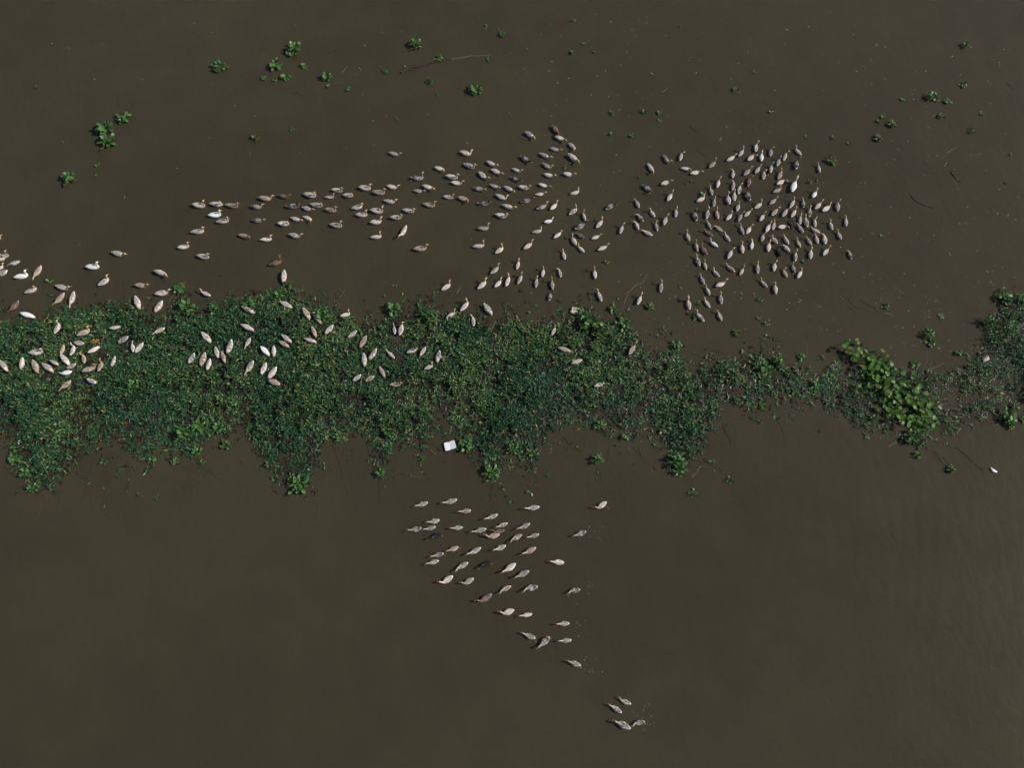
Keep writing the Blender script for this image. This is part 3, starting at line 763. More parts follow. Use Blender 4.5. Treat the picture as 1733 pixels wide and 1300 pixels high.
def build_mat(name, u0, u1, v0, v1, label, n_try):
    u = RNG.uniform(u0, u1, n_try); v = RNG.uniform(v0, v1, n_try)
    D = mat_density(u, v)
    keep = RNG.random(n_try) < D
    u, v, D = u[keep], v[keep], D[keep]
    x, y = ground(u, v, 0.03)
    nd = near_duck(x, y)
    clump = vnoise(x, y, 21, 0.75) * .55 + vnoise(x, y, 22, 0.32) * .45
    H = (0.02 + 0.25 * np.clip(clump * 1.5 - .25, 0, 1)) * np.clip(D * 1.5, .25, 1) * np.clip((nd - .08) / .25, .12, 1)
    ok = nd > 0.088
    x, y, H, u, v, D, clump = x[ok], y[ok], H[ok], u[ok], v[ok], D[ok], clump[ok]
    ns = len(x)
    per = RNG.integers(4, 9, ns)
    idx = np.repeat(np.arange(ns), per)
    n = len(idx)
    H_i = H[idx]
    pos = np.stack([x[idx] + RNG.normal(0, .020, n), y[idx] + RNG.normal(0, .020, n), H_i * RNG.uniform(.55, 1.05, n) + .008], 1)
    base_yaw = RNG.uniform(0, 6.28, ns)[idx]
    yaw = base_yaw + RNG.uniform(0, 6.28, n)
    sparse = np.clip(1 - H_i / .12, 0, 1)
    pitch = RNG.normal(0.42, .48, n) * (1 - .7 * sparse)
    roll = RNG.normal(0, .5, n) * (1 - .6 * sparse)
    ln = RNG.uniform(.085, .195, n) * np.where(u[idx] > 1395, .78, 1.0)
    wd = ln * RNG.uniform(.22, .37, n)
    V, F, k = leaf_batch(LANCE, LANCE_F, pos, yaw, pitch, roll, ln, wd)
    zone = vnoise(x, y, 31, 1.6)
    ol = (np.clip((zone - .5) * .5, -.25, .25) + .05)[idx]
    C = np.repeat(green(n, ol), k, 0)
    # stems: from the water up to each shoot, and trailing runners between shoots
    P1 = np.stack([x, y, H], 1)
    P0 = np.stack([x + RNG.normal(0, .09, ns), y + RNG.normal(0, .09, ns), np.full(ns, .002)], 1)
    run = RNG.random(ns) < .38
    a = RNG.uniform(0, 6.28, ns); L = RNG.uniform(.12, .42, ns)
    Q0 = np.stack([x, y, np.full(ns, .010)], 1)[run]
    Q1 = np.stack([x + np.cos(a) * L, y + np.sin(a) * L, RNG.uniform(.004, .05, ns)], 1)[run]
    A0, A1 = np.concatenate([P0, Q0]), np.concatenate([P1, Q1])
    SV, SF = tubes(A0, A1, np.full(len(A0), .0055), np.full(len(A0), .0035))
    sc_ = RNG.random(len(A0))[:, None]
    scol = np.array([.060, .032, .022]) * (1 - sc_) + np.array([.09, .10, .035]) * sc_
    dead = RNG.random(len(A0)) < .06
    scol[dead] = (.30, .23, .14)
    SCc = np.repeat(np.concatenate([scol, np.ones((len(A0), 1))], 1), 6, 0)
    # sodden dead leaves and roots under the shoots, near-black to paint gap shade too
    m = int(n_try * 1.5)
    du, dv = RNG.uniform(u0, u1, m), RNG.uniform(v0, v1, m)
    kk = RNG.random(m) < mat_density(du, dv, False) * np.where(du > 1395, .45, 1.0)
    dxx, dyy = ground(du[kk], dv[kk])
    m = len(dxx)
    dl = RNG.uniform(.09, .24, m)
    DV, DF, k3 = leaf_batch(LANCE, LANCE_F, np.stack([dxx, dyy, RNG.uniform(.006, .030, m)], 1), RNG.uniform(0, 6.28, m), RNG.normal(.03, .06, m), RNG.normal(0, .25, m), dl, dl * RNG.uniform(.2, .5, m))
    DV[:, 2] = np.maximum(DV[:, 2], .004)
    dt = RNG.random(m)[:, None]
    dc = np.array([.014, .014, .010]) * (1 - dt) + np.array([.030, .026, .017]) * dt
    DC = np.repeat(np.concatenate([dc, np.ones((m, 1))], 1), k3, 0)
    nv = len(V)
    nv2 = nv + len(DV)
    me = np_mesh(name, np.concatenate([V, DV, SV]), F + [DF[0] + nv, SF + nv2], LEAF, np.concatenate([C, DC, SCc]), smooth=False)
    o = link(name, me)
    tag(o, label, 'plant mat', None, 'stuff')
    return o, n


_, n1 = build_mat('plant_mat', -60, 1420, 480, 845, 'wide dark green mat of floating water spinach crossing the river', 56000)
_, n2 = build_mat('plant_raft', 1395, 1790, 495, 775, 'thin broken raft of small water plants at the right', 11000)
print('mat leaves', n1, n2)

# runners hanging into the open water along the lower edge
RUN = [(560, 752, 588, 838), (641, 806, 640, 848), (655, 795, 690, 812), (690, 808, 726, 812), (706, 778, 727, 815), (216, 782, 214, 852), (222, 790, 208, 838), (178, 795, 170, 858), (155, 815, 140, 848),
       (102, 835, 94, 862), (178, 850, 176, 872), (340, 780, 352, 812), (335, 775, 330, 800), (350, 795, 382, 815), (280, 775, 340, 800), (540, 790, 575, 800), (832, 815, 828, 848), (840, 818, 838, 842), (795, 768, 808, 796),
       (773, 750, 770, 770), (800, 780, 810, 800), (868, 722, 878, 762), (905, 800, 906, 828), (890, 818, 920, 830), (952, 738, 985, 765), (1012, 792, 1014, 815), (1030, 760, 1032, 782), (1076, 755, 1090, 778), (1190, 778, 1245, 815),
       (1165, 745, 1215, 705), (1225, 720, 1238, 752), (1168, 748, 1162, 762), (1180, 790, 1225, 800), (1310, 700, 1330, 745), (1330, 720, 1345, 700), (1580, 765, 1612, 795), (1595, 750, 1625, 765), (1625, 762, 1665, 800),
       (62, 840, 58, 868), (80, 842, 60, 872), (35, 815, 60, 840), (500, 838, 520, 845), (520, 810, 535, 830), (855, 792, 905, 775), (930, 745, 965, 760), (1420, 690, 1470, 735), (1500, 752, 1530, 745), (616, 745, 630, 790),
       (130, 800, 150, 825), (245, 785, 258, 815), (1060, 760, 1090, 745), (1118, 770, 1195, 735), (1140, 795, 1180, 780), (1150, 700, 1230, 715)]
n_r = 0
SVs, SFs, SCs, LVs, LFs, LCs = [], [], [], [], [], []
off = 0
loff = 0
for (a, b, c, d) in RUN:
    for rep in range(2):
        k = 7
        t = np.linspace(0, 1, k)
        ju = np.cumsum(RNG.normal(0, 1.1, k)); jv = np.cumsum(RNG.normal(0, 1.1, k))
        uu = a + (c - a) * t + ju + RNG.normal(0, 2); vv = b + (d - b) * t + jv
        X, Y = ground(uu, vv, .01)
        P = np.stack([X, Y, np.linspace(.012, .001, k)], 1)
        V_, F_ = tubes(P[:-1], P[1:], np.full(k - 1, .007 if rep == 0 else .005), np.full(k - 1, .006 if rep == 0 else .004))
        SVs.append(V_); SFs.append(F_ + off); off += len(V_)
        cc = np.array(random.choice([(.09, .045, .03), (.13, .06, .04), (.20, .13, .075), (.07, .04, .03)]))
        SCs.append(np.tile(np.append(cc, 1), (len(V_), 1)))
        m = RNG.integers(0, 6)
        if m and rep == 0:
            q = RNG.uniform(0, .95, m)
            lp = np.stack([np.interp(q, t, X), np.interp(q, t, Y), np.full(m, .02)], 1)
            V_, F_, kk = leaf_batch(LANCE, LANCE_F, lp, RNG.uniform(0, 6.28, m), RNG.uniform(0, .3, m), RNG.normal(0, .3, m), RNG.uniform(.08, .17, m), RNG.uniform(.035, .055, m))
            LVs.append(V_); LFs.append(F_[0] + loff); loff += len(V_)
            LCs.append(np.repeat(green(m), kk, 0))
me = np_mesh('trailing_runners', np.concatenate(SVs + LVs), [np.concatenate(SFs), np.concatenate(LFs) + off], LEAF, np.concatenate(SCs + LCs), smooth=False)
tag(link('trailing_runners', me), 'reddish brown plant runners trailing from the mat into open water', 'runners', None, 'stuff')

# ------------------------------------------------------------------ single floating plants
def hyacinth_mesh(name, seed, nleaf, rad, hgt, bright, lsize):
    """rosette of stalked spoon leaves, one mesh for the leaves and one for the stalks"""
    g = np.random.default_rng(seed)
    n = nleaf
    a = np.arange(n) * 2.4 + g.normal(0, .7, n)
    rr = rad * np.sqrt((np.arange(n) + .5) / n) * g.uniform(.45, 1.2, n)
    hh = hgt * (1.05 - .6 * rr / rad) * g.uniform(.6, 1.15, n)
    sp_ = .68 if n > 20 else (.48 if n > 8 else .40)
    pos = np.stack([np.cos(a) * rr * sp_, np.sin(a) * rr * sp_, hh], 1)
    V, F, k = leaf_batch(ROUND, ROUND_F, pos, a + g.normal(0, .45, n), g.normal(.32, .35, n), g.normal(0, .4, n), lsize * g.uniform(.7, 1.2, n), lsize * g.uniform(.62, .95, n))
    t = np.clip(g.random(n) * .8 + bright * .35, 0, 1)[:, None]
    col = np.array([.030, .110, .048]) * (1 - t) + np.array([.115, .235, .055]) * t
    col[g.random(n) < .03] = (.18, .18, .05)
    col[g.random(n) < .04] = (.14, .08, .035)
    C = np.repeat(np.concatenate([col * g.uniform(.8, 1.25, (n, 1)), np.ones((n, 1))], 1), k, 0)
    leaves = np_mesh(name + '_leaf_rosette', V, F, HYA, C)
    P0 = np.stack([np.cos(a) * rad * .08, np.sin(a) * rad * .08, np.full(n, .0)], 1)
    SV, SF = tubes(P0, pos, np.full(n, lsize * .13), np.full(n, lsize * .06))
    sc_ = np.tile(np.array([.13, .19, .05, 1]), (len(SV), 1)) * np.append(g.uniform(.7, 1.2), [1, 1, 1])
    stalks = np_mesh(name + '_stalks', SV, [SF], STEM, sc_)
    return leaves, stalks


HV = []
for sd in range(4):
    HV.append((hyacinth_mesh('hyacinth', 40 + sd, 30, 1.0, .60, .35, .40), 'large'))
for sd in range(4):
    HV.append((hyacinth_mesh('hyacinth', 60 + sd, 15, 1.0, .45, .2, .52), 'medium'))
for sd in range(4):
    HV.append((hyacinth_mesh('hyacinth', 80 + sd, 6, 1.0, .30, .1, .74), 'small'))

# u, v, radius in photo pixels, where
PLANTS = [
 (374, 113, 15, 'in upper left water, left of the yellow-green pair'), (468, 111, 13.5, 'yellow-green, above its smaller twin at upper left'), (484, 130, 9.5, 'just below right of the yellow-green rosette'),
 (500, 84, 15, 'spiky, topmost of the upper left group'), (515, 112, 6, 'right of the yellow-green rosette'), (553, 130, 10, 'right end of the upper left group'), (557, 145, 4.5, 'tiny, under the rosette at right end of upper left group'),
 (447, 132, 6, 'left below the yellow-green rosette'), (466, 136, 4.5, 'tiny, directly under the yellow-green rosette'), (591, 150, 5.5, 'lone, between upper left group and long branch'), (610, 115, 4.5, 'left of the long branch tip'),
 (434, 233, 8.5, 'lone, halfway between upper left group and duck line'), (495, 218, 5, 'right of the lone rosette above the duck line'), (703, 76, 11, 'above the left half of the long branch'),
 (742, 98, 8, 'touching the middle of the long branch'), (849, 58, 6.5, 'above the right tip of the long branch'), (824, 43, 4, 'highest one above the long branch'), (653, 122, 5, 'at the left end of the long branch'),
 (729, 139, 8, 'below the middle of the long branch'), (741, 158, 4, 'tiny, second below the long branch'), (804, 152, 13.5, 'bright with pale stalks, below right of the long branch'), (672, 200, 4.5, 'alone above the highest left duck of the line'),
 (827, 100, 4.5, 'under the right tip of the long branch'), (687, 113, 3.5, 'on the dark left part of the long branch'), (179, 218, 16, 'upper half of the biggest pair at far left'), (182, 240, 15, 'lower half of the biggest pair at far left'),
 (211, 200, 12, 'beside dark debris, upper right of the biggest pair'), (120, 303, 14.5, 'lowest of the far left rosettes'), (107, 240, 4, 'left of the biggest pair'), (166, 280, 5, 'below the biggest pair'), (164, 296, 4, 'second below the biggest pair'),
 (62, 146, 4, 'leftmost speck in the upper water'), (971, 34, 4.5, 'top centre right, highest of four'), (989, 73, 4.5, 'second of four at top centre right'), (970, 88, 5.5, 'yellowish, lower left of four at top centre right'), (1006, 87, 4, 'lower right of four at top centre right'),
 (1149, 44, 3.5, 'alone near the top, right of centre'), (1244, 152, 6, 'alone high above the dense flock'), (1276, 121, 4, 'upper right of the one high above the dense flock'), (1332, 51, 3.5, 'near the top above the dense flock'),
 (1035, 191, 6, 'above a reddish scrap, right of the loose flock'), (1090, 190, 5.5, 'left of two right of the loose flock top'), (1117, 190, 5.5, 'right of two right of the loose flock top'), (1305, 189, 5, 'with a thin stem, just above the dense flock'),
 (1035, 226, 5, 'left of lower two beside the loose flock'), (1069, 228, 5.5, 'right of lower two beside the loose flock'), (1116, 204, 3.5, 'tiny, under the right of two'), (957, 284, 4, 'between ducks of the loose flock'),
 (1082, 300, 3.5, 'between loose and dense flock'), (1172, 307, 3.5, 'left edge of the dense flock'), (1632, 76, 7.5, 'topmost in the upper right corner'), (1577, 164, 11.5, 'largest in the upper right corner'), (1603, 171, 7.5, 'touching right of the largest at upper right'),
 (1629, 143, 7.5, 'upper right of the largest at upper right'), (1592, 197, 6.5, 'below the largest at upper right'), (1660, 191, 5.5, 'far right, level with the one below the largest'), (1508, 210, 8, 'bright, left of the upper right group'),
 (1494, 198, 4.5, 'left above the bright one at upper right'), (1487, 206, 4.5, 'left of the bright one at upper right'), (1485, 234, 8, 'dark, below the bright one at upper right'), (1643, 221, 6.5, 'lowest right of the upper right group'),
 (1528, 169, 4.5, 'dark, left of the largest at upper right'), (1436, 243, 4, 'upper right of the dense flock'), (1711, 261, 4, 'near the right border above the dark sticks'), (1464, 310, 3.5, 'right of the dense flock'), (1492, 398, 4, 'right of the lower dense flock'),
 (1571, 566, 12, 'upright tuft standing off the raft, upper half'), (1574, 580, 9, 'upright tuft standing off the raft, lower half'), (1498, 518, 6.5, 'right end of the reed heap'), (1592, 536, 5.5, 'above the upright tuft off the raft'),
 (1622, 597, 6.5, 'left of the pale crumpled bag'), (1547, 616, 9, 'grassy, above right of the large clump'), (1671, 546, 11, 'left rim of the right raft'), (1698, 503, 15, 'top left corner of the right raft'), (1725, 508, 13, 'top right corner of the right raft'),
 (1703, 705, 16, 'hanging below the right raft, upper'), (1708, 718, 10, 'hanging below the right raft, lowest'), (1716, 686, 9, 'pale leaved, under the right raft'), (1730, 709, 7, 'at the right border under the raft'),
 (1608, 794, 8.5, 'at the tip of the runner right of the large clump'), (1540, 745, 10.5, 'below the large clump'), (1552, 770, 8, 'at the lower end below the large clump'), (1474, 707, 7.5, 'lower left of the large clump'), (1466, 739, 5.5, 'alone under the lower left of the large clump'),
 (1145, 780, 17, 'dense tip of the finger below the right mat, upper'), (1150, 796, 12, 'dense tip of the finger below the right mat, lower'), (1173, 834, 9, 'alone below the finger tip'), (1235, 812, 7.5, 'at the end of the runner right of the finger tip'),
 (1361, 443, 5, 'among the lowest right ducks of the dense flock'), (1287, 508, 5, 'under the lowest pair of the dense flock'), (1297, 548, 5, 'halfway between dense flock and mat'), (1299, 568, 4.5, 'just above the mat under the dense flock'), (1246, 564, 7.5, 'left of two just above the mat'),
 (1181, 513, 6, 'between the lowest left ducks of the dense flock'), (1176, 537, 5.5, 'under the lowest left duck of the dense flock'), (1407, 272, 9.5, 'bright, at the upper right of the dense flock'), (1364, 231, 5.5, 'left of two above the dense flock'),
 (1409, 232, 5, 'right of two above the dense flock'), (1190, 328, 5.5, 'between ducks at the left of the dense flock'), (1370, 308, 4.5, 'between the two white ducks'), (1384, 306, 4, 'above the curved-neck white duck'),
 (1027, 444, 5, 'under the loose flock, alone'), (1038, 523, 9.5, 'right of the foam block off the mat'), (1048, 507, 5, 'above the one right of the foam block'), (1099, 518, 8, 'right of the last ducks above the mat'), (1152, 485, 4, 'alone left of the lower dense flock'),
 (899, 529, 5.5, 'on the upper mat edge left of the foam block'), (1055, 549, 13, 'on the mat corner below right of the foam block'), (1000, 552, 18, 'thick, on the mat below the foam block'), (985, 535, 12, 'just below the foam block'),
 (306, 488, 12, 'off the upper left mat edge by a duck'), (318, 519, 15, 'below the one off the upper left mat edge'), (365, 526, 11, 'lime, on the upper mat edge left of centre'), (488, 482, 9, 'beside the duck at the mat bulge'), (475, 500, 12, 'on the mat bulge'), (85, 476, 5.5, 'among the far left ducks'),
 (666, 523, 14, 'sticking out of the upper mat edge above two ducks'), (711, 515, 6, 'right of the one sticking out of the upper edge'), (681, 758, 7, 'pale yellow, between two fingers of the lower edge'), (645, 800, 11, 'at the tip of the narrow finger left of foam box'),
 (830, 800, 14, 'at the tip of the finger right of the foam box'), (790, 750, 15, 'right beside the open foam box'), (577, 738, 12, 'bright, on the lower edge left of centre'), (714, 776, 7, 'at a thin tip left of the foam box'), (1011, 778, 11, 'hanging at centre right below the mat'),
 (897, 766, 9, 'on the wide finger, right side'), (866, 760, 11, 'on the wide finger, left side'), (895, 834, 5, 'by a pink scrap below the wide finger'), (865, 851, 5, 'yellow, among ducks below the mat'), (1060, 738, 9, 'lower edge, right of the hanging one'), (1015, 720, 10, 'lower edge above the hanging one'),
 (505, 820, 17, 'bright tip of the wide lower lobe, right'), (496, 812, 10, 'bright tip of the wide lower lobe, left'), (384, 752, 10, 'in the notch of the lower edge'), (334, 766, 11, 'on the lower edge left of the notch'), (296, 780, 8, 'second left of the notch'), (28, 775, 13, 'with big round leaves at the lower left corner'),
 (45, 800, 11, 'below the big round leaves at lower left'), (55, 828, 10, 'lowest left tip of the mat'), (260, 779, 10, 'third left of the notch'), (176, 782, 6.5, 'in the bay of the lower left edge'), (1290, 620, 14, 'bright, upper edge of the right mat'), (1315, 612, 11, 'right end of the bright upper edge'),
 (1355, 604, 8, 'in open water left of the large clump'), (1290, 688, 8, 'lower edge of the right mat'), (1380, 650, 10, 'left of the large clump'), (340, 720, 16, 'in the lower mat left of the notch'), (315, 735, 14, 'lower mat, left above the notch'), (370, 722, 12, 'lower mat, above the notch'),
 (1145, 585, 10, 'upper rim before the gap in the mat'), (660, 735, 10, 'on the finger left of the foam box'), (230, 655, 12, 'in the left mat under the duck pair'), (425, 515, 13, 'left shoulder of the mat bulge'), (545, 535, 12, 'right shoulder of the mat bulge'),
]
for i, (u, v, r_, where) in enumerate(PLANTS):
    rnd = random.Random(900 + i)
    k = 0 if r_ >= 10 else (1 if r_ >= 6 else 2)
    (lv, st), sz = HV[k * 4 + rnd.randrange(4)]
    rad = r_ / px_m(v) * 1.12
    x, y = ground(u, v + r_ * .12, 0.0)
    o = link('water_hyacinth', lv, None, (float(x), float(y), 0.004), rnd.uniform(0, 6.28), rad)
    dens = float(mat_density(np.array([u]), np.array([v]))[0])
    o.scale = (rad, rad * rnd.uniform(.85, 1.1), rad * rnd.uniform(.85, 1.25) * (1.25 if dens > .3 else 1.0))
    if dens > .3: o.location.z = .06
    tag(o, f'{sz} green hyacinth rosette, {where}', 'water plant', 'floating hyacinth rosettes')
    link('leaf_stalks', st, o)

# ------------------------------------------------------------------ the large hyacinth clump, leaf by leaf
CL = [(1438, 588), (1452, 600), (1472, 612), (1490, 612), (1502, 625), (1480, 640), (1508, 645), (1490, 660), (1520, 655), (1538, 655), (1512, 675), (1532, 680), (1520, 695), (1548, 688), (1560, 700), (1538, 712), (1556, 716), (1470, 628), (1500, 690), (1566, 685)]
root = bpy.data.objects.new('hyacinth_clump', None)
cx, cy = ground(1505, 655)
root.location = (float(cx), float(cy), 0)
COL.objects.link(root)
tag(root, 'large bright hyacinth clump with broad leaves between mat and right raft', 'water plant')
g = np.random.default_rng(5)
LM = []
for s_ in range(12):
    n1_ = 1
    # leaf blade at height 1*: built in its own local frame, petiole down to the water
    hgt = 0.20 + 0.022 * s_
    V, F, k = leaf_batch(ROUND, ROUND_F, np.array([[0, 0, hgt]]), np.zeros(1), g.normal(.25, .30, 1), g.normal(0, .35, 1), np.array([g.uniform(.16, .27)]), np.array([g.uniform(.14, .235)]))
    t = g.random()
    c = np.array([.016, .082, .018]) * (1 - t) + np.array([.105, .225, .026]) * t
    if s_ == 7: c = np.array([.12, .15, .04])
    C = np.tile(np.append(c, 1), (len(V), 1))
    SV, SF = tubes(np.array([[-g.uniform(.03, .12), g.normal(0, .03), .002]]), np.array([[0, 0, hgt]]), np.array([.016]), np.array([.008]))
    C2 = np.tile(np.array([.13, .20, .05, 1]), (6, 1))
    LM.append(np_mesh('clump_leaf', np.concatenate([V, SV]), [F[0], np.concatenate([F[1], SF + len(V)])], HYA, np.concatenate([C, C2])))
cnt = 0
for i, (u, v) in enumerate(CL):
    for j in range(15):
        q = random.Random(i * 50 + j)
        uu, vv = u + q.gauss(0, 8.5), v + q.gauss(0, 7.5)
        x, y = ground(uu, vv + 5)
        o = link('leaf', LM[q.randrange(12)], root, (float(x - cx), float(y - cy), q.uniform(-.05, .02)), q.uniform(0, 6.28), q.uniform(.62, 1.0))
        cnt += 1

# ------------------------------------------------------------------ sticks, reeds, rubbish
def stick(name, pts, r0, r1, mat_, label, cat, group=None, side=None):
    """bent branch through photo pixels, floating on the water; side = twigs"""
    V, F = [], []
    chains = [(pts, r0, r1)] + (side or [])
    for pp, a, b in chains:
        pp = np.array(pp, float)
        t = np.linspace(0, len(pp) - 1, max(6, 4 * len(pp)))
        uu = np.interp(t, np.arange(len(pp)), pp[:, 0]) + RNG.normal(0, .35, len(t))
        vv = np.interp(t, np.arange(len(pp)), pp[:, 1]) + RNG.normal(0, .35, len(t))
        X, Y = ground(uu, vv)
        rr = np.linspace(a, b, len(t))
        n, ns = len(t), 6
        st = sum(len(q) for q in V)
        ring = []
        for i in range(n):
            d = np.array([X[min(i + 1, n - 1)] - X[max(i - 1, 0)], Y[min(i + 1, n - 1)] - Y[max(i - 1, 0)]])
            d /= np.linalg.norm(d)
            for k in range(ns):
                q = 2 * math.pi * k / ns
                ring.append((X[i] - d[1] * math.cos(q) * rr[i], Y[i] + d[0] * math.cos(q) * rr[i], rr[i] * .35 + math.sin(q) * rr[i]))
        V.append(np.array(ring))
        for i in range(n - 1):
            for k in range(ns):
                F.append((st + i * ns + k, st + i * ns + (k + 1) % ns, st + (i + 1) * ns + (k + 1) % ns, st + (i + 1) * ns + k))
    V = np.concatenate(V)
    c = V.mean(0); c[2] = 0
    o = link(name, np_mesh(name, V - c, [np.array(F)], mat_), None, tuple(c))
    return tag(o, label, cat, group)


br = stick('branch', [(679, 123), (692, 115), (715, 111), (740, 104), (764, 100)], .062, .026, REDWOOD, 'long thin dark red branch floating in the upper water', 'branch', None,
           [([(690, 113), (712, 114), (730, 108)], .034, .016), ([(684, 119), (700, 119), (724, 111)], .026, .012)])
tip = stick('pale_tip', [(762, 100), (795, 95), (831, 92)], .020, .011, TWIG, None, None)
tip.parent = br
tip.location = tip.location - br.location
tip['label'] = 'pale dry thin end of the branch'
stick('branch', [(1540, 330), (1552, 342), (1566, 348), (1580, 352)], .024, .014, BRANCH, 'twiggy brown branch floating right of the dense flock', 'branch', None,
      [([(1552, 342), (1562, 334)], .009, .004), ([(1558, 345), (1556, 354)], .009, .004), ([(1566, 348), (1576, 340)], .009, .004), ([(1566, 348), (1562, 356)], .008, .004)])
stick('branch', [(1609, 291), (1616, 300), (1626, 309)], .036, .012, BRANCH, 'short black waterlogged branch at the right', 'branch', None)
stick('branch', [(1584, 468), (1590, 463), (1600, 461)], .020, .010, BRANCH, 'small dark branch below the twiggy one at right', 'branch', None)
stick('branch', [(218, 194), (224, 186), (226, 172)], .030, .014, BRANCH, 'dark debris stick behind the upper far left rosette', 'branch', None, [([(216, 186), (217, 176)], .016, .010)])
stick('branch', [(1166, 212), (1172, 217), (1180, 224)], .020, .008, BRANCH, 'dark twig lying above the gap between the flocks', 'branch', None, [([(1172, 217), (1186, 221)], .008, .004), ([(1172, 217), (1175, 226)], .008, .004)])
stick('branch', [(494, 160), (503, 155), (514, 166)], .016, .008, BRANCH, 'dark twig under the upper left rosettes', 'branch', None, [([(503, 157), (497, 153)], .008, .004)])
stick('reed_stalk', [(1180, 254), (1190, 261), (1197, 267)], .011, .008, BRANCH, 'thin brown reed just left of the dense flock top', 'reed', None)
stick('reed_stalk', [(1120, 156), (1125, 152), (1130, 148)], .012, .008, TWIG, 'pale short reed right of the branch, upper centre', 'reed', None)
stick('reed_stalk', [(1652, 263), (1656, 261), (1663, 261)], .016, .010, TWIG, 'pale tan reed under the upper right rosettes', 'reed', None)
stick('reed_stalk', [(1602, 258), (1609, 254), (1619, 249)], .012, .007, TWIG, 'pale forked reed below the upper right group', 'reed', None, [([(1609, 254), (1606, 259)], .008, .005)])
stick('reed_stalk', [(578, 122), (583, 118), (588, 111)], .012, .007, TWIG, 'thin reed between upper left group and long branch', 'reed', None)
stick('reed_stalk', [(773, 497), (776, 492), (780, 484)], .016, .008, TWIG, 'pale reed below the central ducks above the mat', 'reed', None)
stick('reed_stalk', [(716, 752), (727, 760), (738, 770)], .013, .010, TWIG, 'straight pale reed left of the open foam box', 'reed', None)
stick('reed_stalk', [(1063, 495), (1075, 484), (1088, 478), (1096, 463)], .014, .007, TWIG, 'long bent reed above the mat right of the foam block', 'reed', None, [([(1056, 515), (1063, 495)], .010, .008), ([(1063, 495), (1056, 497)], .010, .006)])
stick('reed_stalk', [(1497, 530), (1505, 531), (1513, 534)], .018, .008, TWIG, 'pale reed at the right end of the reed heap', 'reed', None)
stick('reed_stalk', [(1434, 512), (1440, 506), (1446, 500), (1452, 496)], .014, .008, BRANCH, 'dark reed at the left of the reed heap', 'reed', None, [([(1438, 520), (1448, 530)], .01, .006), ([(1436, 506), (1444, 518), (1456, 522)], .010, .006), ([(1440, 530), (1450, 520)], .01, .006)])
stick('reed_stalk', [(1462, 512), (1478, 520), (1488, 530)], .014, .008, BRANCH, 'dark reed in the middle of the reed heap', 'reed', None, [([(1455, 505), (1462, 512)], .01, .006)])
stick('reed_stalk', [(1575, 624), (1587, 620), (1600, 614)], .012, .006, TWIG, 'thin pale reed lying across the right raft', 'reed', None)
stick('reed_stalk', [(1566, 626), (1567, 610), (1569, 594)], .010, .005, TWIG, 'upright thin reed below the upright tuft', 'reed', None)
stick('reed_stalk', [(1504, 756), (1511, 751), (1519, 748)], .016, .008, TWIG, 'pale bent reed below the large clump', 'reed', None)
stick('reed_stalk', [(1170, 808), (1175, 804), (1180, 799)], .014, .008, TWIG, 'short pale reed at the finger tip below right mat', 'reed', None)
stick('reed_stalk', [(1358, 573), (1365, 584), (1367, 602)], .008, .005, TWIG, 'curved hair-thin reed left of the large clump', 'reed', None)
stick('reed_stalk', [(1683, 720), (1690, 717), (1697, 714)], .014, .007, TWIG, 'pale reed left of the plants under the right raft', 'reed', None)
stick('reed_stalk', [(1510, 903), (1514, 912), (1518, 920)], .012, .007, BRANCH, 'lone dark twig in the lower right water', 'reed', None)
stick('reed_stalk', [(1703, 139), (1709, 146), (1714, 152)], .012, .007, BRANCH, 'dark twig near the upper right border', 'reed', None)
stick('reed_stalk', [(1702, 311), (1698, 309), (1704, 308)], .030, .022, BRANCH, 'black knot of wood near the right border', 'wood', None)
stick('reed_stalk', [(575, 505), (580, 496), (584, 489)], .011, .006, TWIG, 'pale reed over the right shoulder of the mat', 'reed', None)
stick('reed_stalk', [(283, 520), (292, 500), (300, 488)], .009, .006, TWIG, 'thin reed at the upper left mat edge', 'reed', None)


def bevel_box(name, sx, sy, sz, mat_, seg=2, bev=.15, jitter=0.0, seed=1):
    import bmesh
    bm = bmesh.new()
    bmesh.ops.create_cube(bm, size=1.0)
    for v in bm.verts:
        v.co = Vector((v.co.x * sx, v.co.y * sy, v.co.z * sz))
    bmesh.ops.bevel(bm, geom=bm.edges[:], offset=min(sx, sy, sz) * bev, segments=seg, affect='EDGES')
    q = random.Random(seed)
    if jitter:
        bmesh.ops.subdivide_edges(bm, edges=bm.edges[:], cuts=1)
        for v in bm.verts:
            v.co += Vector((q.gauss(0, jitter), q.gauss(0, jitter), q.gauss(0, jitter)))
    me = bpy.data.meshes.new(name)
    bm.to_mesh(me); bm.free()
    me.materials.append(mat_)
    return me


def tray_mesh(name, sx, sy, dep, th):
    """shallow open tray half of a food box, rounded rim, sloped walls"""
    V, F = [], []
    prof = [(1.0, dep), (.80, 0.012), (.76, 0.012 + th), (.95, dep), (1.0, dep)]
    prof = [(1.0, dep), (.84, 0.0), (.80, th), (.95, dep - .004)]
    ns = 24
    for s_, z in prof:
        for k in range(ns):
            a = 2 * math.pi * k / ns
            c, s2 = math.cos(a), math.sin(a)
            e = .28
            V.append((abs(c) ** e * math.copysign(1, c) * sx * .5 * s_, abs(s2) ** e * math.copysign(1, s2) * sy * .5 * s_, z))
    for i in range(3):
        for k in range(ns):
            F.append((i * ns + k, i * ns + (k + 1) % ns, (i + 1) * ns + (k + 1) % ns, (i + 1) * ns + k))
    for k in range(ns): F.append((k, 3 * ns + k, 3 * ns + (k + 1) % ns, (k + 1) % ns))
    me = bpy.data.meshes.new(name)
    me.from_pydata(V, [], F + [tuple(range(ns))[::-1], tuple(range(2 * ns, 3 * ns))])
    me.materials.append(FOAM)
    return me


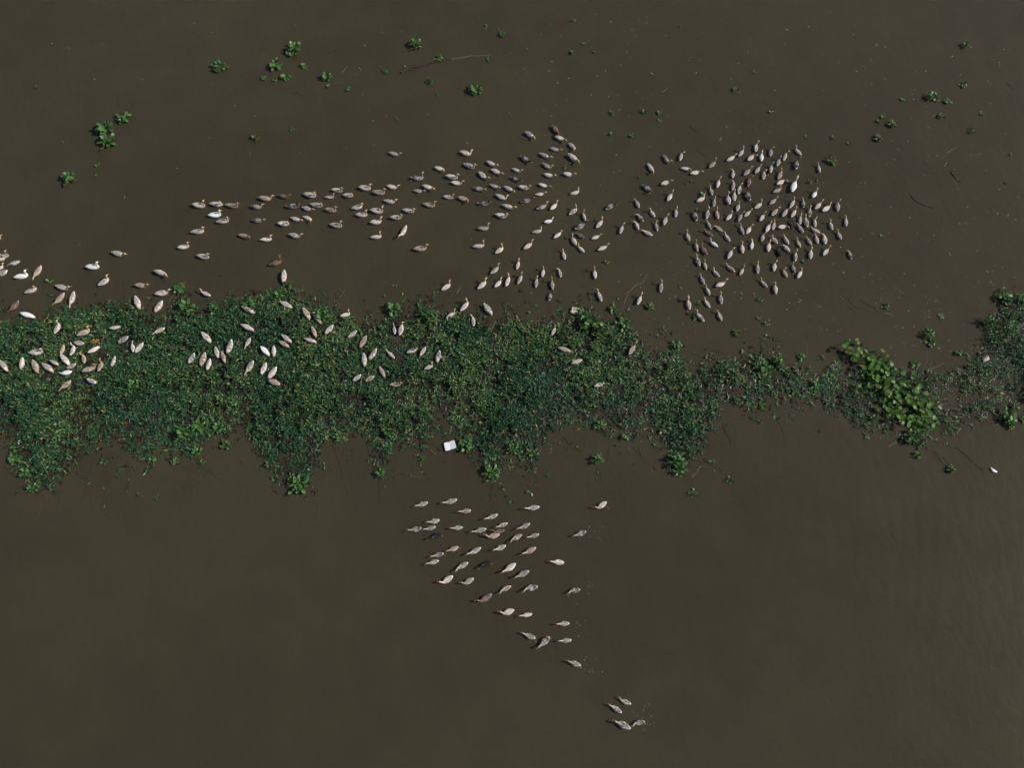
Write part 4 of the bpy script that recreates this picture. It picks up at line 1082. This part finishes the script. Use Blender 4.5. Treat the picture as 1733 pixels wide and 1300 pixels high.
# open food box: two hinged halves lying open on the water
fx, fy = ground(762.3, 755.5)
box = bpy.data.objects.new('foam_box', None)
box.location = (float(fx), float(fy), 0.0); box.rotation_euler = (0, 0, R(14))
COL.objects.link(box)
tag(box, 'open white foam food box floating at the lower mat edge', 'foam box')
o = link('tray', tray_mesh('foam_tray', .215, .33, .075, .006), box, (-.120, 0, .004)); o.rotation_euler = (0, R(4), 0)
o = link('lid', tray_mesh('foam_lid', .215, .33, .065, .006), box, (.118, .018, .010)); o.rotation_euler = (0, R(-10), R(3))
link('hinge', bevel_box('foam_hinge', .040, .25, .008, FOAM), box, (.000, .006, .024))

fx, fy = ground(973.5, 527)
blk = bpy.data.objects.new('foam_block', None)
blk.location = (float(fx), float(fy), .03); blk.rotation_euler = (0, R(6), R(-14))
COL.objects.link(blk)
tag(blk, 'weathered cream foam block with grey worn top at the upper mat edge', 'foam block')
link('slab', bevel_box('foam_slab', .36, .28, .13, OLDFOAM, 2, .2, .010, 3), blk)
link('worn_top', bevel_box('foam_worn_top', .24, .11, .02, GREYFOAM, 2, .3, .006, 4), blk, (.03, .055, .068))


def crumple(u, v, rx, ry, hz, mat_, name, label, cat, seed, rz=0.0):
    """crumpled sheet or lump of irregular facets"""
    import bmesh
    bm = bmesh.new()
    bmesh.ops.create_icosphere(bm, subdivisions=3, radius=1.0)
    q = random.Random(seed)
    ph = [(Vector((q.gauss(0, 1), q.gauss(0, 1), q.gauss(0, 1))).normalized(), q.uniform(.55, 1.0)) for _ in range(16)]
    for w in bm.verts:
        f = 1.0
        for n_, d_ in ph:
            dd = w.co.dot(n_)
            if dd > d_ * .8: f = min(f, d_ * .8 / dd)
        w.co = w.co * (f + q.gauss(0, .03))
        w.co = Vector((w.co.x * rx, w.co.y * ry, w.co.z * hz))
    me = bpy.data.meshes.new(name)
    bm.to_mesh(me); bm.free()
    me.materials.append(mat_)
    x, y = ground(u, v)
    o = link(name, me, None, (float(x), float(y), hz * .45), rz)
    return tag(o, label, cat)


crumple(1666, 609, .19, .14, .16, BAG, 'plastic_bag', 'pale crumpled plastic bag on the right raft', 'plastic bag', 4)
o = crumple(1680, 796, .20, .085, .07, FOAM, 'foam_piece', 'white foam piece drifting alone in the lower right water', 'foam piece', 8, R(-35))
crumple(59, 725, .12, .11, .10, FOAM, 'plastic_scrap', 'white crumpled scrap in the lower left mat', 'scrap', 9)
crumple(34, 748, .07, .11, .07, FOAM, 'plastic_scrap', 'white upright scrap at the lower left mat edge', 'scrap', 10)
crumple(70, 742, .10, .14, .08, OLDFOAM, 'plastic_scrap', 'tan scrap right of the white one at lower left', 'scrap', 11)
crumple(51, 779, .07, .05, .05, FOAM, 'plastic_scrap', 'small white scrap beside the big round leaves', 'scrap', 12)
crumple(873, 737, .10, .09, .06, OLDFOAM, 'foam_piece', 'pinkish tan piece in the bay right of centre', 'foam piece', 13)
crumple(900, 838, .05, .08, .05, OLDFOAM, 'foam_piece', 'pinkish scrap below the wide finger', 'foam piece', 14)
crumple(375, 467, .09, .06, .06, BRANCH, 'wood_knot', 'black wood knot alone above the upper mat edge', 'wood', 15)
crumple(1007, 724, .07, .07, .06, FOAM, 'foam_piece', 'tiny pale piece on the lower edge, centre right', 'foam piece', 16)
crumple(1140, 611, .06, .05, .05, FOAM, 'foam_piece', 'tiny white piece beside the gap in the mat', 'foam piece', 17)

# fallen orange leaf: curved blade with a keel
x, y = ground(161, 580)
V, F, k = leaf_batch(ROUND, ROUND_F, np.array([[-.2, 0, 0.0]]), np.zeros(1), np.array([.12]), np.array([.2]), np.array([.42]), np.array([.17]))
o = link('dead_leaf', np_mesh('dead_leaf', V, F, ORANGE_LEAF), None, (float(x), float(y), .11), R(20))
tag(o, 'orange-brown dead leaf lying on the left mat among ducks', 'leaf')

# fine floating scraps
n = 620
u = np.concatenate([RNG.uniform(0, 1733, 170), RNG.uniform(880, 1733, 620), RNG.uniform(340, 1000, 120), RNG.uniform(1050, 1733, 300)])
v = np.concatenate([RNG.uniform(0, 500, 170), RNG.uniform(20, 560, 620), RNG.uniform(40, 260, 120), RNG.uniform(440, 620, 300)])
SPL = [(1092, 1222, 14), (1000, 1128, 10), (990, 1002, 9), (1000, 905, 14), (1030, 856, 6), (985, 1060, 9), (1075, 1205, 10)]
su = np.concatenate([RNG.normal(a, r, 9) for a, b, r in SPL]); sv = np.concatenate([RNG.normal(b, r * .8, 9) for a, b, r in SPL])
n_spl = len(su)
x, y = ground(u, v)
nd = near_duck(x, y)
for a in DUCK_AXES:
    m = np.hypot(x - (a[0] + a[2]) / 2, y - (a[1] + a[3]) / 2) < .45
    nd[m] = 0
ok = nd > .3
sx, sy = ground(su, sv)
x, y = np.concatenate([x[ok], sx]), np.concatenate([y[ok], sy])
n = len(x)
pos = np.stack([x, y, np.full(n, .012)], 1)
ln = RNG.uniform(.035, .115, n) * np.where(RNG.random(n) < .06, 2.2, 1.0)
ln[n - n_spl:] = RNG.uniform(.02, .045, n_spl)
V, F, k = leaf_batch(LANCE, LANCE_F, pos, RNG.uniform(0, 6.28, n), RNG.normal(.05, .1, n), RNG.normal(0, .2, n), ln, np.clip(ln * RNG.uniform(.25, .7, n), .012, .05))
V[:, 2] = np.maximum(V[:, 2], .005)
pal = np.array([(.05, .11, .06), (.10, .13, .07), (.17, .15, .10), (.022, .016, .013), (.25, .22, .17), (.05, .11, .05), (.018, .014, .012), (.03, .022, .016)])
pc = pal[RNG.integers(0, len(pal), n)]
pc[n - n_spl:] = (.40, .41, .42)
C = np.repeat(np.concatenate([pc, np.ones((n, 1))], 1), k, 0)
tag(link('floating_debris', np_mesh('floating_debris', V, F, STEM, C, False)), 'fine floating leaf and twig scraps scattered over the water', 'debris', None, 'stuff')
print('ducks', len(flat), 'plants', len(PLANTS), 'labels', len(set(d['label'] for d in flat)))
